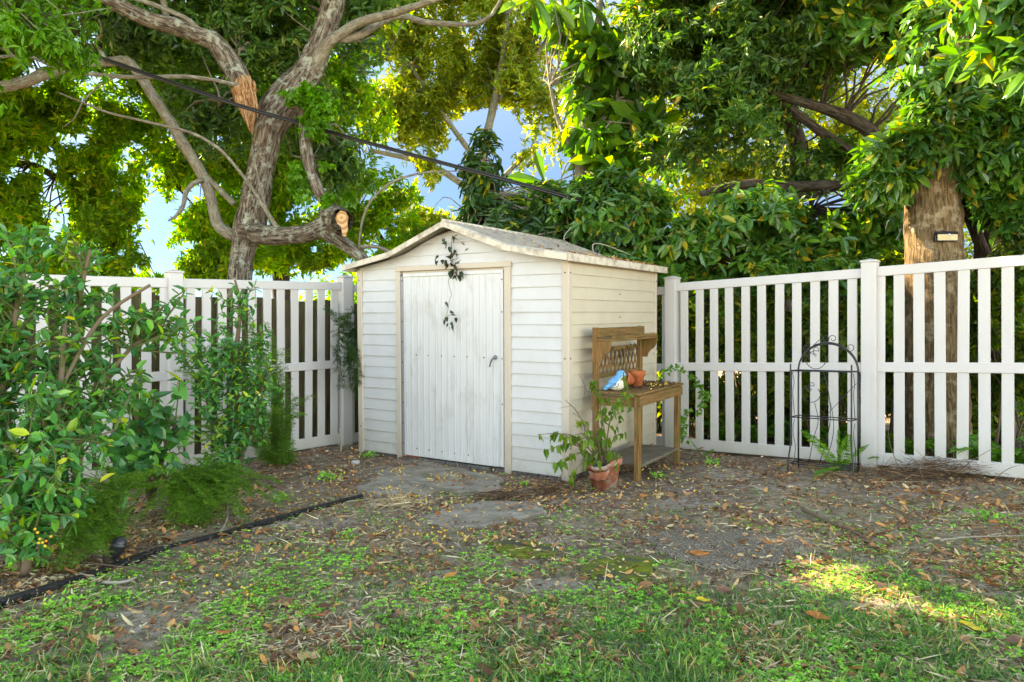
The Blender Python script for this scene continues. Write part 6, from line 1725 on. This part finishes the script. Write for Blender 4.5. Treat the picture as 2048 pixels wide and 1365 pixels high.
for _ in range(26):
    p = bw(r.uniform(.2, BD), np.clip(r.normal(.75, .18), .3, 1.03), .776); o = link('fallen_berry', bme); o.location = p; tag(o, 'small yellow berry lying on the bench top debris', 'berry', 'yellow berries on the bench top')
for (px, py, Y) in ((70, 1058, 3.55), (75, 1065, 3.55), (80, 1078, 3.55), (85, 1085, 3.55), (92, 1082, 3.56), (102, 1073, 3.57), (77, 1086, 3.54), (90, 1092, 3.55)):
    o = link('orange_berry', bme); o.location = at(px, py, Y); tag(o, 'orange berry hanging low inside the large left bush', 'berry', 'orange berries low in the left bush')

# single large fallen leaves
cols = {'brown': (.26, .12, .07), 'orange': (.50, .17, .04), 'yellow': (.72, .52, .04), 'tan': (.55, .36, .16), 'red': (.42, .13, .05), 'pale': (.52, .42, .26)}
big = [(1448, 1195, .085, 'brown', 'large pinkish-brown curled leaf beside the yellow one'), (1406, 1216, .06, 'yellow', 'bright yellow fallen leaf in the middle of the lower lawn'), (1398, 1118, .10, 'orange', 'long orange leaf on the gritty slab'),
       (640, 1243, .085, 'red', 'reddish-brown leaf on the clover of the lower left lawn'), (450, 1276, .06, 'orange', 'small rust leaf on the clover at lower left'), (618, 1333, .10, 'tan', 'pale yellow-brown leaf at the bottom edge of the lawn'),
       (1990, 1064, .08, 'orange', 'orange leaf under the right fence near the frame edge'), (1635, 1246, .09, 'orange', 'curled orange leaf below the sunny patch'), (1945, 1270, .09, 'yellow', 'yellow leaf at the lower right of the sunny patch'),
       (1760, 1186, .09, 'brown', 'mauve-brown leaf inside the sunny patch'), (715, 1014, .075, 'brown', 'brown leaf at the end of the black edging'), (372, 1102, .07, 'red', 'reddish leaf beside the black edging'), (2035, 1305, .09, 'brown', 'brown leaf at the lower right corner'),
       (1990, 1188, .08, 'orange', 'bright orange leaf at the right end of the sunny patch'), (850, 1215, .05, 'red', 'dark red leaf on the lower middle lawn'), (270, 1232, .06, 'tan', 'slim tan leaf on the bare sand patch'), (1310, 1045, .06, 'orange', 'orange leaf on the bare soil right of the slabs'), (1500, 960, .07, 'tan', 'tan leaf near the foot of the wire plant stand'),
       (1280, 1280, .05, 'orange', 'small orange leaf near the bottom middle of the lawn'), (1560, 1262, .06, 'pale', 'pale folded leaf left of the curled orange one')]
for i, (px, py, Lf, cn, lab) in enumerate(big):
    rr = np.random.default_rng(500 + i); p = onground(px, py); p[2] = float(gz(p[0], p[1])) + .03
    m_ = bpy.data.materials.get('fallen_leaf_' + cn)
    if m_ is None:
        m_ = mat('fallen_leaf_' + cn, cols[cn], .6, .3); t = NT(m_); c_ = t.ramp(t.noise(t.obj(), 25, 4, .7), [(.35, tuple(v * .6 for v in cols[cn])), (.65, cols[cn])]); t.l(c_, t.b.inputs['Base Color'])
    a = np.linspace(0, 1, 11); wv = np.sin(np.pi * a ** .85) * .26; V = []
    for k_, (s_, w2) in enumerate(zip(a, wv)):
        for q_ in (-1, -.5, 0, .5, 1):
            V.append(((s_ - .5) * Lf, q_ * w2 * Lf * (1 + .12 * rr.normal()), Lf * (.10 * q_ * q_ * math.sin(3 * s_ + i) + .12 * (s_ - .5) ** 2 * (1 if i % 2 else -1) + .02 * rr.normal() + .03)))
    q = [[k_ * 5 + j, k_ * 5 + j + 1, k_ * 5 + j + 6, k_ * 5 + j + 5] for k_ in range(10) for j in range(4)]
    mb = MB(); mb.add(np.array(V), np.array(q)); o = mb.build('fallen_leaf', m_, None, True); o.location = p; o.rotation_euler = (rr.uniform(-.3, .4), rr.uniform(-.2, .2), rr.uniform(-.6, .6)); o.scale = (1.1, 1.1, 1.1)
    tag(o, lab, 'leaf')
    st = MB(); st.tube([(-.5 * Lf, 0, .02 * Lf), (-.72 * Lf, .03 * Lf, .05 * Lf)], [.0012, .0012], 4); st.build('leaf_stalk', M_twig, o)

# little weeds
for i, (px, py, sz, lab) in enumerate([(735, 922, .10, 'ferny green weed beside the pale stone'), (655, 965, .12, 'leafy young weed in the bed left of the slab'), (1048, 970, .06, 'tiny green weed by the foundation at the shed corner'), (695, 1080, .07, 'small bright weed in the soil below the edging'), (120, 1215, .10, 'broad-leaved weed at the lower left by the edging'), (1315, 960, .09, 'green weed under the front edge of the bench'),
                                       (60, 1140, .16, 'round-leaved weeds at the base of the left bush'), (1425, 935, .10, 'green clover clump between the bench and the plant stand'), (565, 1005, .09, 'spindly weed at the end of the fern bed'), (1975, 1050, .12, 'coarse grass tuft under the far right fence'), (640, 870, .07, 'small fern sprout at the foot of the left fence')]):
    rr = np.random.default_rng(600 + i); p = onground(px, py); p[2] = float(gz(p[0], p[1]))
    root = empty('weed', p, lab, 'weed'); n = 46; B = rr.normal(size=(n, 3)) * [sz * .4, sz * .4, 0]; B[:, 2] = rr.uniform(.01, sz * .6, n)
    Vl, Fl = leaf_arrays(B, rr.normal(size=(n, 3)) + [0, 0, .5], rr.normal(size=(n, 3)) * .4 + [0, -.2, 1], rr.uniform(.2, .4, n) * sz, rr.uniform(.1, .2, n) * sz, 'oval' if i % 2 else 'heart', .2)
    link('leaves', mesh_np('leaves', Vl, Fl, L_clover), root)
    mb = MB()
    for k_ in range(0, n, 3): mb.tube([(B[k_, 0] * .2, B[k_, 1] * .2, -.01), tuple(B[k_])], [.0015, .001], 4)
    mb.build('stems', M_gstem, root)
